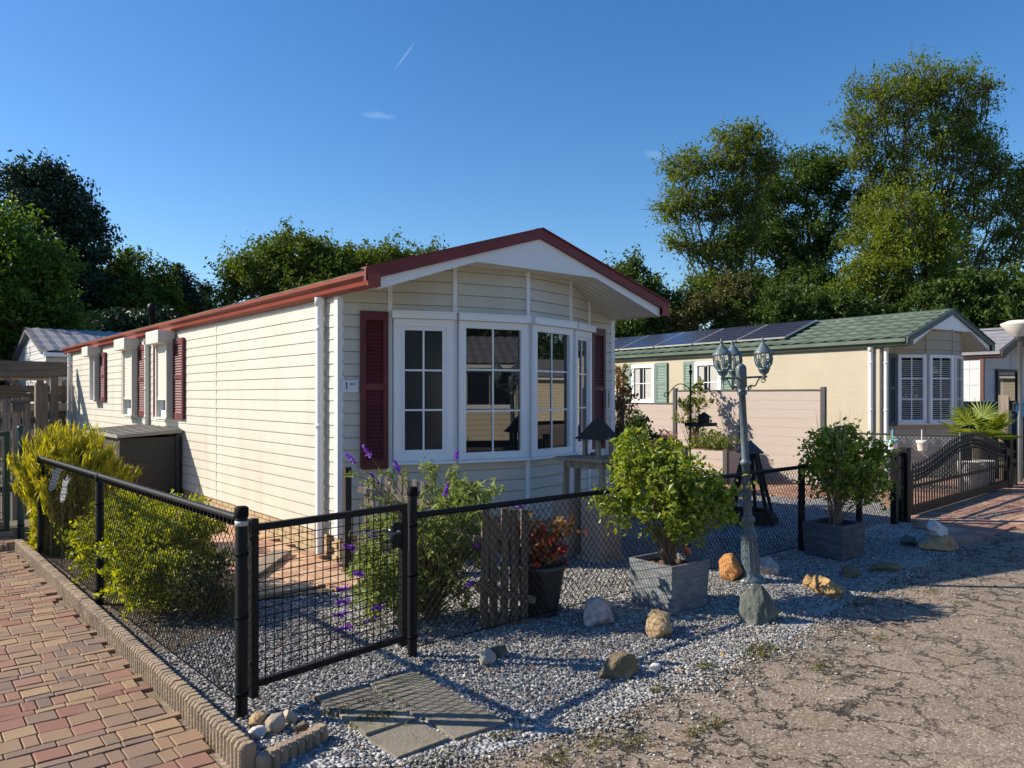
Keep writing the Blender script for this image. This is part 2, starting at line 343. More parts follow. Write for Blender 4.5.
    mx = N('ShaderNodeMixRGB'); lk(t, ckm, mx.inputs['Fac']); lk(t, vm.outputs[0], mx.inputs['Color1']); mx.inputs['Color2'].default_value = (.008, .006, .004, 1)
    # moss / dirt near the edge
    n4 = N('ShaderNodeTexNoise'); n4.inputs['Scale'].default_value = 3.3; n4.inputs['Detail'].default_value = 7; lk(t, tc.outputs['Object'], n4.inputs['Vector'])
    g4 = N('ShaderNodeMapRange'); g4.inputs['From Min'].default_value = .56; g4.inputs['From Max'].default_value = .72; g4.inputs['To Max'].default_value = .25; lk(t, n4.outputs['Fac'], g4.inputs['Value'])
    mo = N('ShaderNodeMixRGB'); lk(t, mt('MULTIPLY', g4.outputs[0], near.outputs[0]), mo.inputs['Fac']); lk(t, mx.outputs[0], mo.inputs['Color1']); mo.inputs['Color2'].default_value = (.16, .12, .05, 1)
    lk(t, mo.outputs[0], b.inputs['Base Color'])
    h = mt('SUBTRACT', mt('MULTIPLY', sp.outputs[1], .6), mt('MULTIPLY', ckm, 2.2))
    bp = N('ShaderNodeBump'); bp.inputs['Strength'].default_value = 1.0; bp.inputs['Distance'].default_value = .012; lk(t, h, bp.inputs['Height']); lk(t, bp.outputs[0], b.inputs['Normal'])
    return m
M['asphalt'] = asphalt_material()
sheet('ground', [(-300, -300), (400, -300), (400, 400), (-300, 400)], -.03, M['dirt'])
sheet('road', [(-40, -6.5), (60, -6.5), (60, 5.5), (-2, 4.2), (-40, 3)], -.004, M['asphalt'])

# gravel outline: edge towards the road wanders
edge_px = [(300, 768), (400, 766), (470, 757), (530, 742), (580, 728), (640, 703), (700, 677), (745, 655), (790, 640), (830, 612), (870, 592), (905, 572), (940, 556), (955, 547), (930, 528), (906, 521)]
edge = [G(*p) for p in edge_px]
GR = [(1.22, 3.28)] + edge + [(10.14, 4.30), (12.4, 5.4), (11.4, 6.6), (11.0, 9.5), (9.6, 14), (7.3, 14), (7.3, 6.71), (3.3, 6.71), (3.1, 5.72), (2.25, 5.85), (2.25, 9.4), (1.22, 9.4)]
sheet('gravel_bed', GR, 0.0, M['gravelbed'])
def inpoly(pts, poly):
    x, y = pts[:, 0], pts[:, 1]; ins = np.zeros(len(pts), bool); n = len(poly); j = n-1
    for i in range(n):
        xi, yi = poly[i]; xj, yj = poly[j]
        c = ((yi > y) != (yj > y)) & (x < (xj-xi)*(y-yi)/(yj-yi+1e-12)+xi); ins ^= c; j = i
    return ins
# loose stones
phi = (1+5**.5)/2
ICO = np.array([(-1,phi,0),(1,phi,0),(-1,-phi,0),(1,-phi,0),(0,-1,phi),(0,1,phi),(0,-1,-phi),(0,1,-phi),(phi,0,-1),(phi,0,1),(-phi,0,-1),(-phi,0,1)])/math.hypot(1, phi)
ICOF = np.array([(0,11,5),(0,5,1),(0,1,7),(0,7,10),(0,10,11),(1,5,9),(5,11,4),(11,10,2),(10,7,6),(7,1,8),(3,9,4),(3,4,2),(3,2,6),(3,6,8),(3,8,9),(4,9,5),(2,4,11),(6,2,10),(8,6,7),(9,8,1)])
def rotmats(n, rng):
    q = rng.normal(size=(n, 4)); q /= np.linalg.norm(q, axis=1)[:, None]; w, x, y, z = q.T
    return np.stack([1-2*(y*y+z*z), 2*(x*y-z*w), 2*(x*z+y*w), 2*(x*y+z*w), 1-2*(x*x+z*z), 2*(y*z-x*w), 2*(x*z-y*w), 2*(y*z+x*w), 1-2*(x*x+y*y)], -1).reshape(n, 3, 3)
def stones(name, pts, smin, smax, m, z0=0.0, label='', seed=1):
    rng = np.random.default_rng(seed); n = len(pts)
    s = rng.uniform(smin, smax, n)[:, None]*rng.uniform(.6, 1.15, (n, 3))*.5
    s = np.sort(s, axis=1)[:, ::-1]
    v = ICO[None]*rng.uniform(.78, 1.18, (n, 12, 1))*s[:, None, :]
    tilt = rotmats(n, rng)
    v = np.einsum('nij,nkj->nki', tilt, v)
    v[:, :, 2] *= .8
    v[:, :, 0] += pts[:, 0, None]; v[:, :, 1] += pts[:, 1, None]; v[:, :, 2] += z0+s[:, 2, None]*rng.uniform(.0, 1.3, n)[:, None]
    f = ICOF[None]+12*np.arange(n)[:, None, None]
    o = npmesh(name, v.reshape(-1, 3), f.reshape(-1, 3), 3, m, attr=np.repeat(rng.random(n), 20)); tag(o, label, name.replace('_', ' '), kind='stuff'); return o
M['stone'] = rndmat('gravel_stones', [(.13,.13,.132), (.21,.21,.212), (.30,.30,.298), (.18,.165,.15), (.42,.42,.41), (.25,.25,.25), (.34,.32,.285), (.09,.09,.093), (.27,.22,.165), (.19,.19,.192), (.52,.51,.49), (.15,.15,.152)], .8, .3, 200, .12, 60)
SLAB = [(1.72, 2.9), (2.36, 2.86), (2.40, 3.78), (1.74, 3.78)]
def edge_noise(p): return .12*np.sin(p[:,0]*7.1+1.3)+.09*np.sin(p[:,0]*17.3+p[:,1]*9)+RNG.normal(0, .045, len(p))
def scat(n, x0, x1, y0, y1, poly, tmin, tmax, jit=True):
    p = np.column_stack([RNG.uniform(x0, x1, n), RNG.uniform(y0, y1, n)]); q = p.copy()
    if jit: e = edge_noise(p); q[:, 1] += e*(p[:, 1] < 4.2)
    t = p @ np.array([.635, .773]); l = p @ np.array([.773, -.635])
    k = inpoly(q, poly) & (t > tmin) & (t < tmax) & (np.abs(l) < t*.72) & ~inpoly(p, SLAB)
    return p[k]
g1 = scat(120000, 1.2, 8.5, 1.6, 6.7, GR, 2.8, 5.6)
g2 = scat(85000, 1.2, 10.5, 3.0, 9.4, GR, 5.6, 8.6)
g3 = scat(22000, 3, 12.5, 3.4, 10, GR, 8.6, 13)
stones('gravel', np.vstack([g1, g2, g3]), .010, .023, M['stone'], .0, 'loose grey and white gravel chippings covering the front yard', 3)
# chips that strayed on to the asphalt
band = [(x, y) for x, y in edge[1:14]]
st_pts = []
for i in range(len(band)-1):
    a = np.array(band[i]); b_ = np.array(band[i+1]); L = np.linalg.norm(b_-a); nrm = np.array([-(b_-a)[1], (b_-a)[0]])/L
    k = int(L*520); s = RNG.random(k)[:, None]; off = -np.abs(RNG.normal(0, .2, k)*RNG.choice([.4, 1, 1.8], k))[:, None]
    st_pts.append(a+(b_-a)*s+nrm*off*(1 if nrm[1] > 0 else -1))
st_pts = np.vstack(st_pts)
stones('stray_gravel', st_pts, .008, .02, M['stone'], -.004, 'small chippings strayed from the gravel on to the asphalt edge', 5)

# ---- block paving on the left
M['paver'] = rndmat('concrete_pavers', [(.25,.155,.10), (.28,.18,.105), (.225,.145,.10), (.235,.11,.08), (.26,.165,.10), (.17,.12,.09), (.295,.195,.11), (.235,.15,.095), (.245,.125,.088), (.205,.14,.10), (.26,.17,.105), (.195,.13,.095)], .85, .5, 220, .22, 70)
def paving(name, x0, x1, y0, y1, z, m, keep=None, seed=2, label='', rowsz=(.2, .1), gap=.006, origin_rot=0, pivot=(0, 0)):
    rng = random.Random(seed); V = []; F = []; A = []
    c, s = math.cos(origin_rot), math.sin(origin_rot)
    y = y0; row = 0
    while y < y1:
        h = rowsz[row % len(rowsz)] if rng.random() < .8 else rowsz[0]
        x = x0-rng.random()*.2
        while x < x1:
            w = rng.choice((1, 1, .5, 1) if h > rowsz[0]*.75 else (1, 1, 1.5))*rowsz[0]
            X0, X1, Y0, Y1 = x+gap/2, x+w-gap/2, y+gap/2, y+h-gap/2
            cx, cy = pivot[0]+((X0+X1)/2-pivot[0])*c-((Y0+Y1)/2-pivot[1])*s, pivot[1]+((X0+X1)/2-pivot[0])*s+((Y0+Y1)/2-pivot[1])*c
            if keep is None or keep(cx, cy):
                o = len(V); dz = rng.uniform(-.0018, .0018); b_ = .004; tx, ty = rng.uniform(-.002, .002), rng.uniform(-.002, .002)
                for (i, zz) in ((0, z-.03), (0, z-b_), (b_, z)):
                    for (a, q, sx, sy) in ((X0, Y0, 1, 1), (X1, Y0, -1, 1), (X1, Y1, -1, -1), (X0, Y1, 1, -1)):
                        a += sx*i; q += sy*i; dx, dy = a-pivot[0], q-pivot[1]
                        V.append((pivot[0]+dx*c-dy*s, pivot[1]+dx*s+dy*c, zz+dz+(tx*sx+ty*sy)*(zz > z-.02)))
                for l in (0, 4):
                    for j in range(4): F.append((o+l+j, o+l+(j+1) % 4, o+l+4+(j+1) % 4, o+l+4+j))
                F.append((o+8, o+9, o+10, o+11)); A += [rng.random()]*9
            x += w
        y += h; row += 1
    o = npmesh(name, V, F, 4, m, attr=A); o['kind'] = 'structure'; o['label'] = label; return o
M['sandjoint'] = mat('joint_sand', (.19, .145, .10), .95, .3, 20, .8, 150, col2=(.11, .11, .05))
def curb_x(y): return 1.17-(y-3.28)*.015
sheet('paving_bed', [(curb_x(9.3), 9.3), (curb_x(1.2), 1.2), (1.25, -6), (-12, -6), (-12, 9.3)], -.006, M['sandjoint'])
paving('paved_path', -3.6, 1.25, 1.9, 9.35, .012, M['paver'], lambda x, y: x < curb_x(y)-.03 and (x*.773-y*.635) > -(x*.635+y*.773)*.75-.3, 4, 'block paved path in mixed buff, red and grey bricks', (.135, .0675), .005)
paving('paved_landing', -3.2, 1.2, 9.45, 12.5, .075, M['paver'], lambda x, y: x < 1.1, 9, 'raised block paved landing behind the low step', (.15, .075))
# ---- palisade kerb
M['kerb'] = mat('weathered_kerb_concrete', (.32, .245, .17), .9, .3, 9, .8, 90, col2=(.22, .17, .13), c2scale=5)
def palisade(mb, a, b_, h=.125, w=.043, th=.08):
    a = Vector((*a, 0)); b_ = Vector((*b_, 0)); L = (b_-a).length; n = int(L/w); d = (b_-a)/L; nn = Vector((-d.y, d.x, 0))
    for i in range(n):
        c = a+d*(i+.5)*L/n; hh = h+random.uniform(-.003, .003); hw = L/n/2
        prof = []
        for k in range(7):
            u = -1+2*k/6; o_ = th/2-.018*(abs(u)**2.2)
            prof.append((u*hw*.98, -o_))
        pts = prof+[(x, -y) for x, y in reversed(prof)]
        bot = [c+d*x+nn*y+Vector((0, 0, -.1)) for x, y in pts]; m1 = [c+d*x+nn*y+Vector((0, 0, hh-.02)) for x, y in pts]
        top = [c+d*x*.8+nn*y*.62+Vector((0, 0, hh)) for x, y in pts]; k = len(pts)
        mb.smooth = False
        mb.add(bot+m1+top, [(j, (j+1) % k, (j+1) % k+k, j+k) for j in range(k)]+[(j+k, (j+1) % k+k, (j+1) % k+2*k, j+2*k) for j in range(k)]+[tuple(range(2*k, 3*k))])
mb = MB(); palisade(mb, (1.205, 3.22), (1.10, 9.3)); palisade(mb, (1.24, 3.20), (1.60, 3.33), .07)
o = mb.build('kerb', M['kerb']); o['kind'] = 'structure'; o['label'] = 'ribbed concrete kerb between paving and garden'
mb = MB(); palisade(mb, (1.06, 9.38), (-3, 9.38), .08)
o = mb.build('step_kerb', M['kerb']); o['kind'] = 'structure'
# ---- terrace beside the home and driveways
M['terrace'] = rndmat('terrace_pavers', [(.44,.26,.16), (.50,.33,.20), (.42,.24,.15), (.36,.20,.14), (.48,.32,.22)], .85, .4, 200, .15, 40)
sheet('terrace_bed', [(2.22, 5.9), (3.12, 5.72), (3.36, 5.9), (3.36, 13), (2.22, 13)], .004, M['sandjoint'])
paving('terrace', 2.2, 3.6, 5.72, 13, .03, M['terrace'], lambda x, y: x < 3.33 and y > 5.9-(x-2.2)*.12, 5, 'salmon paved terrace beside the mobile home', (.2, .2))
M['redpaver'] = rndmat('red_pavers', [(.30,.16,.11), (.36,.20,.14), (.28,.14,.10), (.34,.22,.15), (.40,.26,.19)], .85, .3, 200, .15, 40)
dpoly = [(11.0, 6.4), (11.9, 5.6), (10.25, 4.36), G(908, 522), G(921, 528), G(953, 547), G(1000, 532), G(1030, 527), G(1100, 520), (20, 6.5), (20, 16), (10.2, 16)]
sheet('driveway_bed', dpoly, .004, M['sandjoint'])
dp = np.array(dpoly)
paving('driveway', 8.5, 18.5, 1.8, 13, .02, M['redpaver'], lambda x, y: bool(inpoly(np.array([[x, y]]), dpoly)[0]), 6, 'reddish block paved driveway running through the sliding gate', (.2, .1))

# ---- stepping slabs in front of the gate
M['slab'] = mat('wet_slab', (.20, .175, .14), .85, .35, 4, .5, 60, col2=(.13, .115, .085), c2scale=6)
M['slab2'] = mat('mossy_slab', (.17, .16, .12), .9, .3, 6, .5, 60, col2=(.26, .23, .17), c2scale=5)
ux = Vector((.985, -.05)); uy = Vector((.02, .94)); og = Vector((1.73, 2.93)); k = 0
desc = ['pale concrete slab nearest the road, left one of its pair', 'pale concrete slab nearest the road, right one of its pair', 'dark mossy slab with dry grass on it, left in the middle row', 'grey concrete slab right in the middle row before the gate', 'brown stained slab nearest the gate, left one of its pair', 'dark striped slab nearest the gate, right one of its pair']
for j in range(3):
    for i in range(2):
        c = og+ux*(.16+.322*i)+uy*(.15+.312*j); mb = MB()
        mb.box(-.152, .152, -.146, .146, -.03, .012+.004*((i+j) % 2))
        if k > 3:
            mb = MB(); mb.box(-.152, .152, -.146, .146, -.03, .006)
            for q_ in range(5): mb.box(-.152, .152, -.146+q_*.0585, -.146+q_*.0585+.052, .004, .0155)
        o = mb.build('paving_slab', M['slab2'] if k in (2, 5) else M['slab'], bevel=.004); o.location = (c.x, c.y, 0); o.rotation_euler = (R(.9*(i-.5)), R(1.1*(j-1)), R(-2+(3.5, -1.5, 1, -2, .8, -.5)[k]))
        if k < 3: o.scale = ((.93, .96, .9)[k], (.9, .95, .97)[k], 1)
        tag(o, desc[k], 'slab', 'slabs in front of the garden gate'); k += 1
# ---------------------------------------------------------------- mobile homes
def facet(p0, p1):
    d = Vector((p1[0]-p0[0], p1[1]-p0[1])); L = d.length; d /= L
    return (tuple(p0), (d.x, d.y), (d.y, -d.x)), L
def siding(mb, F, L, z0, z1, pitch=.118, cap=None, lap=.011, seg=5, holes=()):
    (px, py), (dx, dy), (nx, ny) = F
    w = lambda a, o, z: (px+dx*a+nx*o, py+dy*a+ny*o, z)
    n = int(math.ceil((z1-z0)/pitch)); sg = seg if cap else 1
    for i in range(n):
        za = z0+i*pitch; zb = min(za+pitch, z1)
        for j in range(sg):
            a0 = L*j/sg; a1 = L*(j+1)/sg; c0 = cap(a0) if cap else 99; c1 = cap(a1) if cap else 99
            if za >= max(c0, c1): continue
            A0, A1 = min(za, c0), min(za, c1); B0, B1 = min(zb-.008, c0), min(zb-.008, c1); M0, M1 = min(za+.018, c0), min(za+.018, c1)
            mb.add([w(a0, 0, A0), w(a1, 0, A1), w(a1, lap, A1), w(a0, lap, A0), w(a1, lap, M1), w(a0, lap, M0), w(a1, .003, B1), w(a0, .003, B0), w(a1, -.012, B1), w(a0, -.012, B0), w(a1, -.012, A1), w(a0, -.012, A0)],
                   [(11, 10, 2, 3), (3, 2, 4, 5), (5, 4, 6, 7), (7, 6, 8, 9)])
def shutter(parent, F, s0, s1, z0, z1, m, off=.016, mid=.52):
    mb = MB(); t = .05
    mb.fbox(F, s0, s0+t, z0, z1, off, off+.035); mb.fbox(F, s1-t, s1, z0, z1, off, off+.035)
    zm = z0+(z1-z0)*mid
    for a, b_ in ((z0, z0+.085), (zm-.03, zm+.03), (z1-.085, z1)): mb.fbox(F, s0+t, s1-t, a, b_, off, off+.033)
    mb.fbox(F, s0+t, s1-t, z0+.085, z1-.085, off, off+.008)
    (px, py), (dx, dy), (nx, ny) = F; w = lambda a, o, z: (px+dx*a+nx*o, py+dy*a+ny*o, z)
    for a, b_ in ((z0+.085, zm-.03), (zm+.03, z1-.085)):
        n = int((b_-a)/.036)
        for i in range(n):
            z = a+(i+.1)*(b_-a)/n; h = (b_-a)/n*.8
            mb.add([w(s0+t, off+.030, z), w(s1-t, off+.030, z), w(s1-t, off+.012, z+h), w(s0+t, off+.012, z+h), w(s0+t, off+.008, z), w(s1-t, off+.008, z)], [(0, 1, 2, 3), (4, 5, 1, 0)])
    return mb.build('shutter', m, parent)
def window(parent, F, s0, s1, z0, z1, cols=2, rows=3, fw=.07, depth=.05, glass='glass', box=True, bar=.018, curtain=None, off=.014, boxm='upvc', label=None, sash=.03, blind=False):
    mb = MB(); o0, o1 = off, off+depth
    mb.fbox(F, s0, s0+fw, z0, z1, o0, o1); mb.fbox(F, s1-fw, s1, z0, z1, o0, o1)
    mb.fbox(F, s0+fw, s1-fw, z0, z0+fw, o0, o1); mb.fbox(F, s0+fw, s1-fw, z1-fw, z1, o0, o1)
    a0, a1, b0, b1 = s0+fw, s1-fw, z0+fw, z1-fw
    if sash:
        for q in ((a0, a0+sash, b0, b1), (a1-sash, a1, b0, b1), (a0+sash, a1-sash, b0, b0+sash), (a0+sash, a1-sash, b1-sash, b1)): mb.fbox(F, *q, o0, o1-.018)
        a0 += sash; a1 -= sash; b0 += sash; b1 -= sash
    fr = mb.build('window', M['upvc'], parent)
    if label: fr['label'] = label
    mb = MB(); mb.fbox(F, s0-.015, s1+.015, z0-.03, z0-.002, o0, o1+.03); mb.build('sill', M['upvc'], fr)
    mb = MB(); mb.fbox(F, a0, a1, b0, b1, o0+.004, o0+.012); mb.build('pane', M[glass], fr)
    mb = MB()
    for i in range(1, cols): x = a0+(a1-a0)*i/cols; mb.fbox(F, x-bar/2, x+bar/2, b0, b1, o0+.013, o0+.022)
    for j in range(1, rows): z = b0+(b1-b0)*j/rows; mb.fbox(F, a0, a1, z-bar/2, z+bar/2, o0+.0135, o0+.0225)
    if cols*rows > 1: mb.build('glazing_bar', M['upvc'], fr)
    if curtain:
        mb = MB(); (px, py), (dx, dy), (nx, ny) = F
        for (u0, u1) in curtain:
            k = 9
            for i in range(k):
                x0 = a0+(a1-a0)*(u0+(u1-u0)*i/k); x1 = a0+(a1-a0)*(u0+(u1-u0)*(i+1)/k); oa = o0+.0122+.0002*(i % 2)
                mb.fbox(F, x0, x1-.002, b0, b1, oa-.001, oa)
        mb.build('net_curtain', M['curtain'], fr)
    if blind:
        mb = MB(); z = b0+.01
        while z < b1-.03: mb.fbox(F, a0+.004, a1-.004, z, z+.018, o0+.0122, o0+.0126); z += .04
        mb.build('slatted_blind', M['slatblind'], fr)
    if box:
        mb = MB(); mb.fbox(F, s0-.02, s1+.02, z1+.002, z1+.062, off, off+depth+.045); mb.fbox(F, s0-.025, s1+.025, z1+.062, z1+.075, off, off+depth+.055)
        mb.build('roller_box', M[boxm], fr)
    return fr
def pipe(parent, x, y, z0, z1, r=.035, m='trim', shoe=None):
    mb = MB(); pts = [(x, y, z1), (x, y, z0+.1), (x, y, z0)]
    mb.tube(pts, r, 12)
    for z in (z0+.35, (z0+z1)/2, z1-.3): mb.lathe([(r, z-.02), (r+.006, z-.018), (r+.006, z+.018), (r, z+.02)], (x, y, 0), 12)
    mb.lathe([(r, z1-.08), (r+.008, z1-.08), (r+.008, z1)], (x, y, 0), 12)
    return mb.build('downpipe', M[m], parent)
def roof(parent, W, y0, y1, ze, zr, ov, m, th=.05, courses=7, ribs=0, moss=False):
    """two pitched slabs with stepped courses"""
    for side in (0, 1):
        mb = MB(); X0 = -ov; X1 = W/2
        n = courses
        prof = []
        for i in range(n):
            xa = X0+(X1-X0)*i/n; xb = X0+(X1-X0)*(i+1)/n
            za = ze+(zr-ze)*(xa-X0)/(X1-X0); zb = ze+(zr-ze)*(xb-X0)/(X1-X0)
            prof += [(xa, za+(.034 if ribs else .022)), (xb, zb+.004)]
        prof = [(X0, ze-th+.02)]+prof+[(X1, zr-th)]
        f = (lambda x: x) if side == 0 else (lambda x: W-x)
        if ribs:
            # corrugated tiles: split along y and raise the crowns
            ny = int((y1-y0)/ribs)*4
            top = prof[1:-1]; k = len(top); V = []; Fc = []
            for j in range(ny+1):
                yy = y0+(y1-y0)*j/ny; hz = .032*(.5+.5*math.cos(math.pi*2*j/4))
                for x, z in top: V.append((f(x), yy, z+hz))
            for j in range(ny):
                for i in range(k-1): a = j*k+i; Fc.append((a, a+1, a+k+1, a+k))
            mb.add(V, Fc)
        mb.prism(prof, lambda x, z: (f(x), y0, z-(.006 if ribs else 0)), lambda x, z: (f(x), y1, z-(.006 if ribs else 0)))
        mb.build('roof', m, parent)
    mb = MB(); mb.prism([(-.1, -.04), (0, 0), (.1, -.04), (.1, -.06), (0, -.02), (-.1, -.06)], lambda x, z: (W/2+x, y0, zr+.055+z), lambda x, z: (W/2+x, y1, zr+.055+z)); mb.build('ridge_cap', m, parent)
def home(nm, label, loc, rz, W, L, bay, ze=2.66, zr=3.275, zs=2.90, xs=1.08, ov=.14, fr=.76, sidm='siding', roofm='roofdark', trimm='verge', gutm='red', zb=.25, ribs=0, pitch=.118, side_siding=True, seams=(9.87,), sideholes=()):
    h = thing(nm, label, 'mobile home', (loc[0], loc[1], 0), rz)
    zw = ze-.12
    def sof(x):
        if x < xs: return zw+(zs-zw)*x/xs
        if x > W-xs: return zw+(zs-zw)*(W-x)/xs
        return zs
    # side walls
    Fl, Ll = facet((0, L), (0, 0)); Fr, _ = facet((W, 0), (W, L)); Fb, _ = facet((W, L), (0, L))
    mb = MB()
    if side_siding: siding(mb, Fl, Ll, zb, zw+.02, pitch, lap=.007)
    else: mb.fbox(Fl, 0, Ll, zb, zw+.02, -.03, .002)
    mb.fbox(Fl, .05, Ll-.05, zb, zw, -.09, -.012)
    mb.build('side_wall', M[sidm], h)
    mb = MB(); siding(mb, Fr, Ll, zb, zw+.02, pitch); mb.fbox(Fr, .05, Ll-.05, .4, zw, -.09, -.04); mb.build('side_wall', M[sidm], h)
    mb = MB(); siding(mb, Fb, W, zb, zw+.02, pitch); mb.fbox(Fb, 0.05, W-.05, zb, zw, -.09, -.012); mb.prism([(0, zw), (W, zw), (W/2, zr-.06)], lambda x, z: (x, L-.06, z), lambda x, z: (x, L, z)); mb.build('rear_wall', M[sidm], h)
    # front facets
    mb = MB(); tm = MB()
    for i in range(len(bay)-1):
        F, l = facet(bay[i], bay[i+1]); x0 = bay[i][0]; x1 = bay[i+1][0]
        bk = facet(bay[i], bay[i+1])[0]; (qx, qy), (ex, ey), (nx_, ny_) = bk
        wq = lambda a, z: (qx+ex*a-nx_*.0125, qy+ey*a-ny_*.0125, z)
        for j in range(4):
            u0, u1 = l*j/4, l*(j+1)/4; mb.add([wq(u0, zb), wq(u1, zb), wq(u1, sof(x0+(x1-x0)*(j+1)/4)), wq(u0, sof(x0+(x1-x0)*j/4))], [(0, 1, 2, 3)])
        siding(mb, F, l, zb, 3.2, pitch, cap=lambda a, x0=x0, x1=x1, l=l: sof(x0+(x1-x0)*a/l)+.012, seg=4)
    for i in range(1, len(bay)-1):
        F, l = facet(bay[i], bay[i+1]); tm.fbox(F, -.022, .022, zb, sof(bay[i][0])-.003, .0, .022)
    for c, f in ((0, Fl), (1, Fr)):
        pass
    mb.build('front_wall', M[sidm], h)
    for (a, b_) in (((0, 0), 1), ((W, 0), -1)):
        x = a[0]
        tm.box(x-.018 if b_ > 0 else x-.045, x+.045 if b_ > 0 else x+.018, -.02, .05, zb-.01, zw-.002)
    if seams:
        sm_ = MB()
        for s in seams: sm_.fbox(Fl, s-.009, s+.009, zb, zw, .0, .0095)
        sm_.build('wall_seam', M[sidm], h)
    tm.build('corner_trim', M['trim' if sidm == 'siding' else sidm], h)
    # plinth
    mb = MB(); mb.box(.03, .12, .03, L, 0, zb); mb.box(W-.12, W-.03, .03, L, 0, zb)
    pb = [(x*(W-.06)/W+.03, y+.03) for x, y in bay]
    for i in range(len(pb)-1):
        F, l = facet(pb[i], pb[i+1]); mb.fbox(F, 0, l, 0, zb+.003*(i % 2), -.08, 0)
    mb.build('plinth', M['brickskirt'], h)
    # soffit
    pr = [(-.02, zw), (xs, zs), (W-xs, zs), (W+.02, zw), (W+.02, zw+.02), (W-xs, zs+.02), (xs, zs+.02), (-.02, zw+.02)]
    mb = MB()
    for (a, b_) in ((0, 1), (1, 2), (2, 3)):
        p, q = pr[a], pr[b_]; mb.hexa([(p[0], -fr+.02, p[1]), (q[0], -fr+.02, q[1]), (q[0], .1, q[1]), (p[0], .1, p[1]), (p[0], -fr+.02, p[1]+.02), (q[0], -fr+.02, q[1]+.02), (q[0], .1, q[1]+.02), (p[0], .1, p[1]+.02)])
        n = 9
        for i in range(1, n):
            y = -fr+.02+i*(fr+.05)/n; mb.bar((p[0], y, p[1]-.002), (q[0], y, q[1]-.002), .008, .006)
    mb.build('soffit', M['soffit'], h)
    # gable board (white) and verge boards
    up = lambda x: ze+(zr-ze)*((x+ov)/(W/2+ov) if x < W/2 else (W-x+ov)/(W/2+ov))
    yb = -fr
    low = [(0, zw), (xs, zs), (W-xs, zs), (W, zw)]; hi = [(W, up(W)-.04), (W/2, zr-.05), (0, up(0)-.075)]
    mb = MB()
    for q in ([(0, zw), (xs, zs), (xs, up(xs)-.05), (0, up(0)-.045)], [(xs, zs), (W-xs, zs), (W-xs, up(W-xs)-.05), (W/2, zr-.055), (xs, up(xs)-.05)], [(W-xs, zs), (W, zw), (W, up(W)-.045), (W-xs, up(W-xs)-.05)]):
        mb.prism(q, lambda x, z: (x, yb, z-.012), lambda x, z: (x, yb+.025, z-.012))
    mb.build('gable_board', M['trim'], h)
    for sgn in (1, -1):
        f = (lambda x: x) if sgn == 1 else (lambda x: W-x)
        mb = MB(); x0 = -ov; q = [(x0, ze-.075), (W/2, zr-.065), (W/2, zr+.035), (x0, ze+.035)]
        mb.prism(q, lambda x, z: (f(x), yb-.035, z), lambda x, z: (f(x), yb-.002, z))
        q = [(x0, ze+.035), (W/2, zr+.035), (W/2, zr+.048), (x0, ze+.048)]
        mb.prism(q, lambda x, z: (f(x), yb-.05, z), lambda x, z: (f(x), yb+.05, z))
        mb.build('verge_board', M[trimm], h)
    # gutters
    for sgn in (1, -1):
        f = (lambda x: x) if sgn == 1 else (lambda x: W-x)
        q = [(0.002, 2.54-2.66), (-.05, -.125), (-.085, -.10), (-.10, -.05), (-.135, -.03), (-.14, .0), (-.128, .0), (-.122, -.02), (-.09, -.04), (-.07, -.09), (0.002, -.11)]
        mb = MB(); mb.prism(q, lambda x, z: (f(x), -fr-.03, ze+z+.005), lambda x, z: (f(x), L+.35, ze+z+.005))
        mb.box(*sorted((f(-.125), f(.0))), -fr-.047, -fr-.037, ze-.118, ze-.002)
        mb.box(*sorted((f(-.0), f(.06))), .03, L, ze-.12, ze-.01)
        mb.build('gutter', M[gutm], h)
    # gable infill behind roof end
    roof(h, W, -fr+.03, L+.3, ze, zr, ov-.01, M[roofm], ribs=ribs)
    return h, Fl, sof

M['slatblind'] = mat('slatted_blind', (.30, .33, .36), .4, .1, 5)
bay1 = [(0, 0), (.48, -.14), (1.08, -.38), (1.895, -.55), (2.69, -.37), (3.22, -.13), (3.79, 0)]
H1, F1, sof1 = home('mobile_home', 'cream mobile home with burgundy shutters and red gutters behind the garden gate', (3.37, 6.71), 0, 3.79, 13.3, bay1)
fl = [facet(bay1[i], bay1[i+1]) for i in range(6)]
shutter(H1, fl[0][0], .205, .475, .885, 2.41, M['burgundy'])
shutter(H1, fl[5][0], .03, .33, .885, 2.41, M['burgundy'])
window(H1, fl[1][0], .03, fl[1][1]-.02, .95, 2.345, glass='glass_screen', fw=.07, sash=.04, label='casement window with a grey insect screen')
window(H1, fl[2][0], .03, fl[2][1]-.03, .95, 2.345, fw=.072, sash=0)
window(H1, fl[3][0], .03, fl[3][1]-.03, .95, 2.345, fw=.072, sash=0)
window(H1, fl[4][0], .02, fl[4][1]-.03, .95, 2.345, fw=.07, sash=.04)
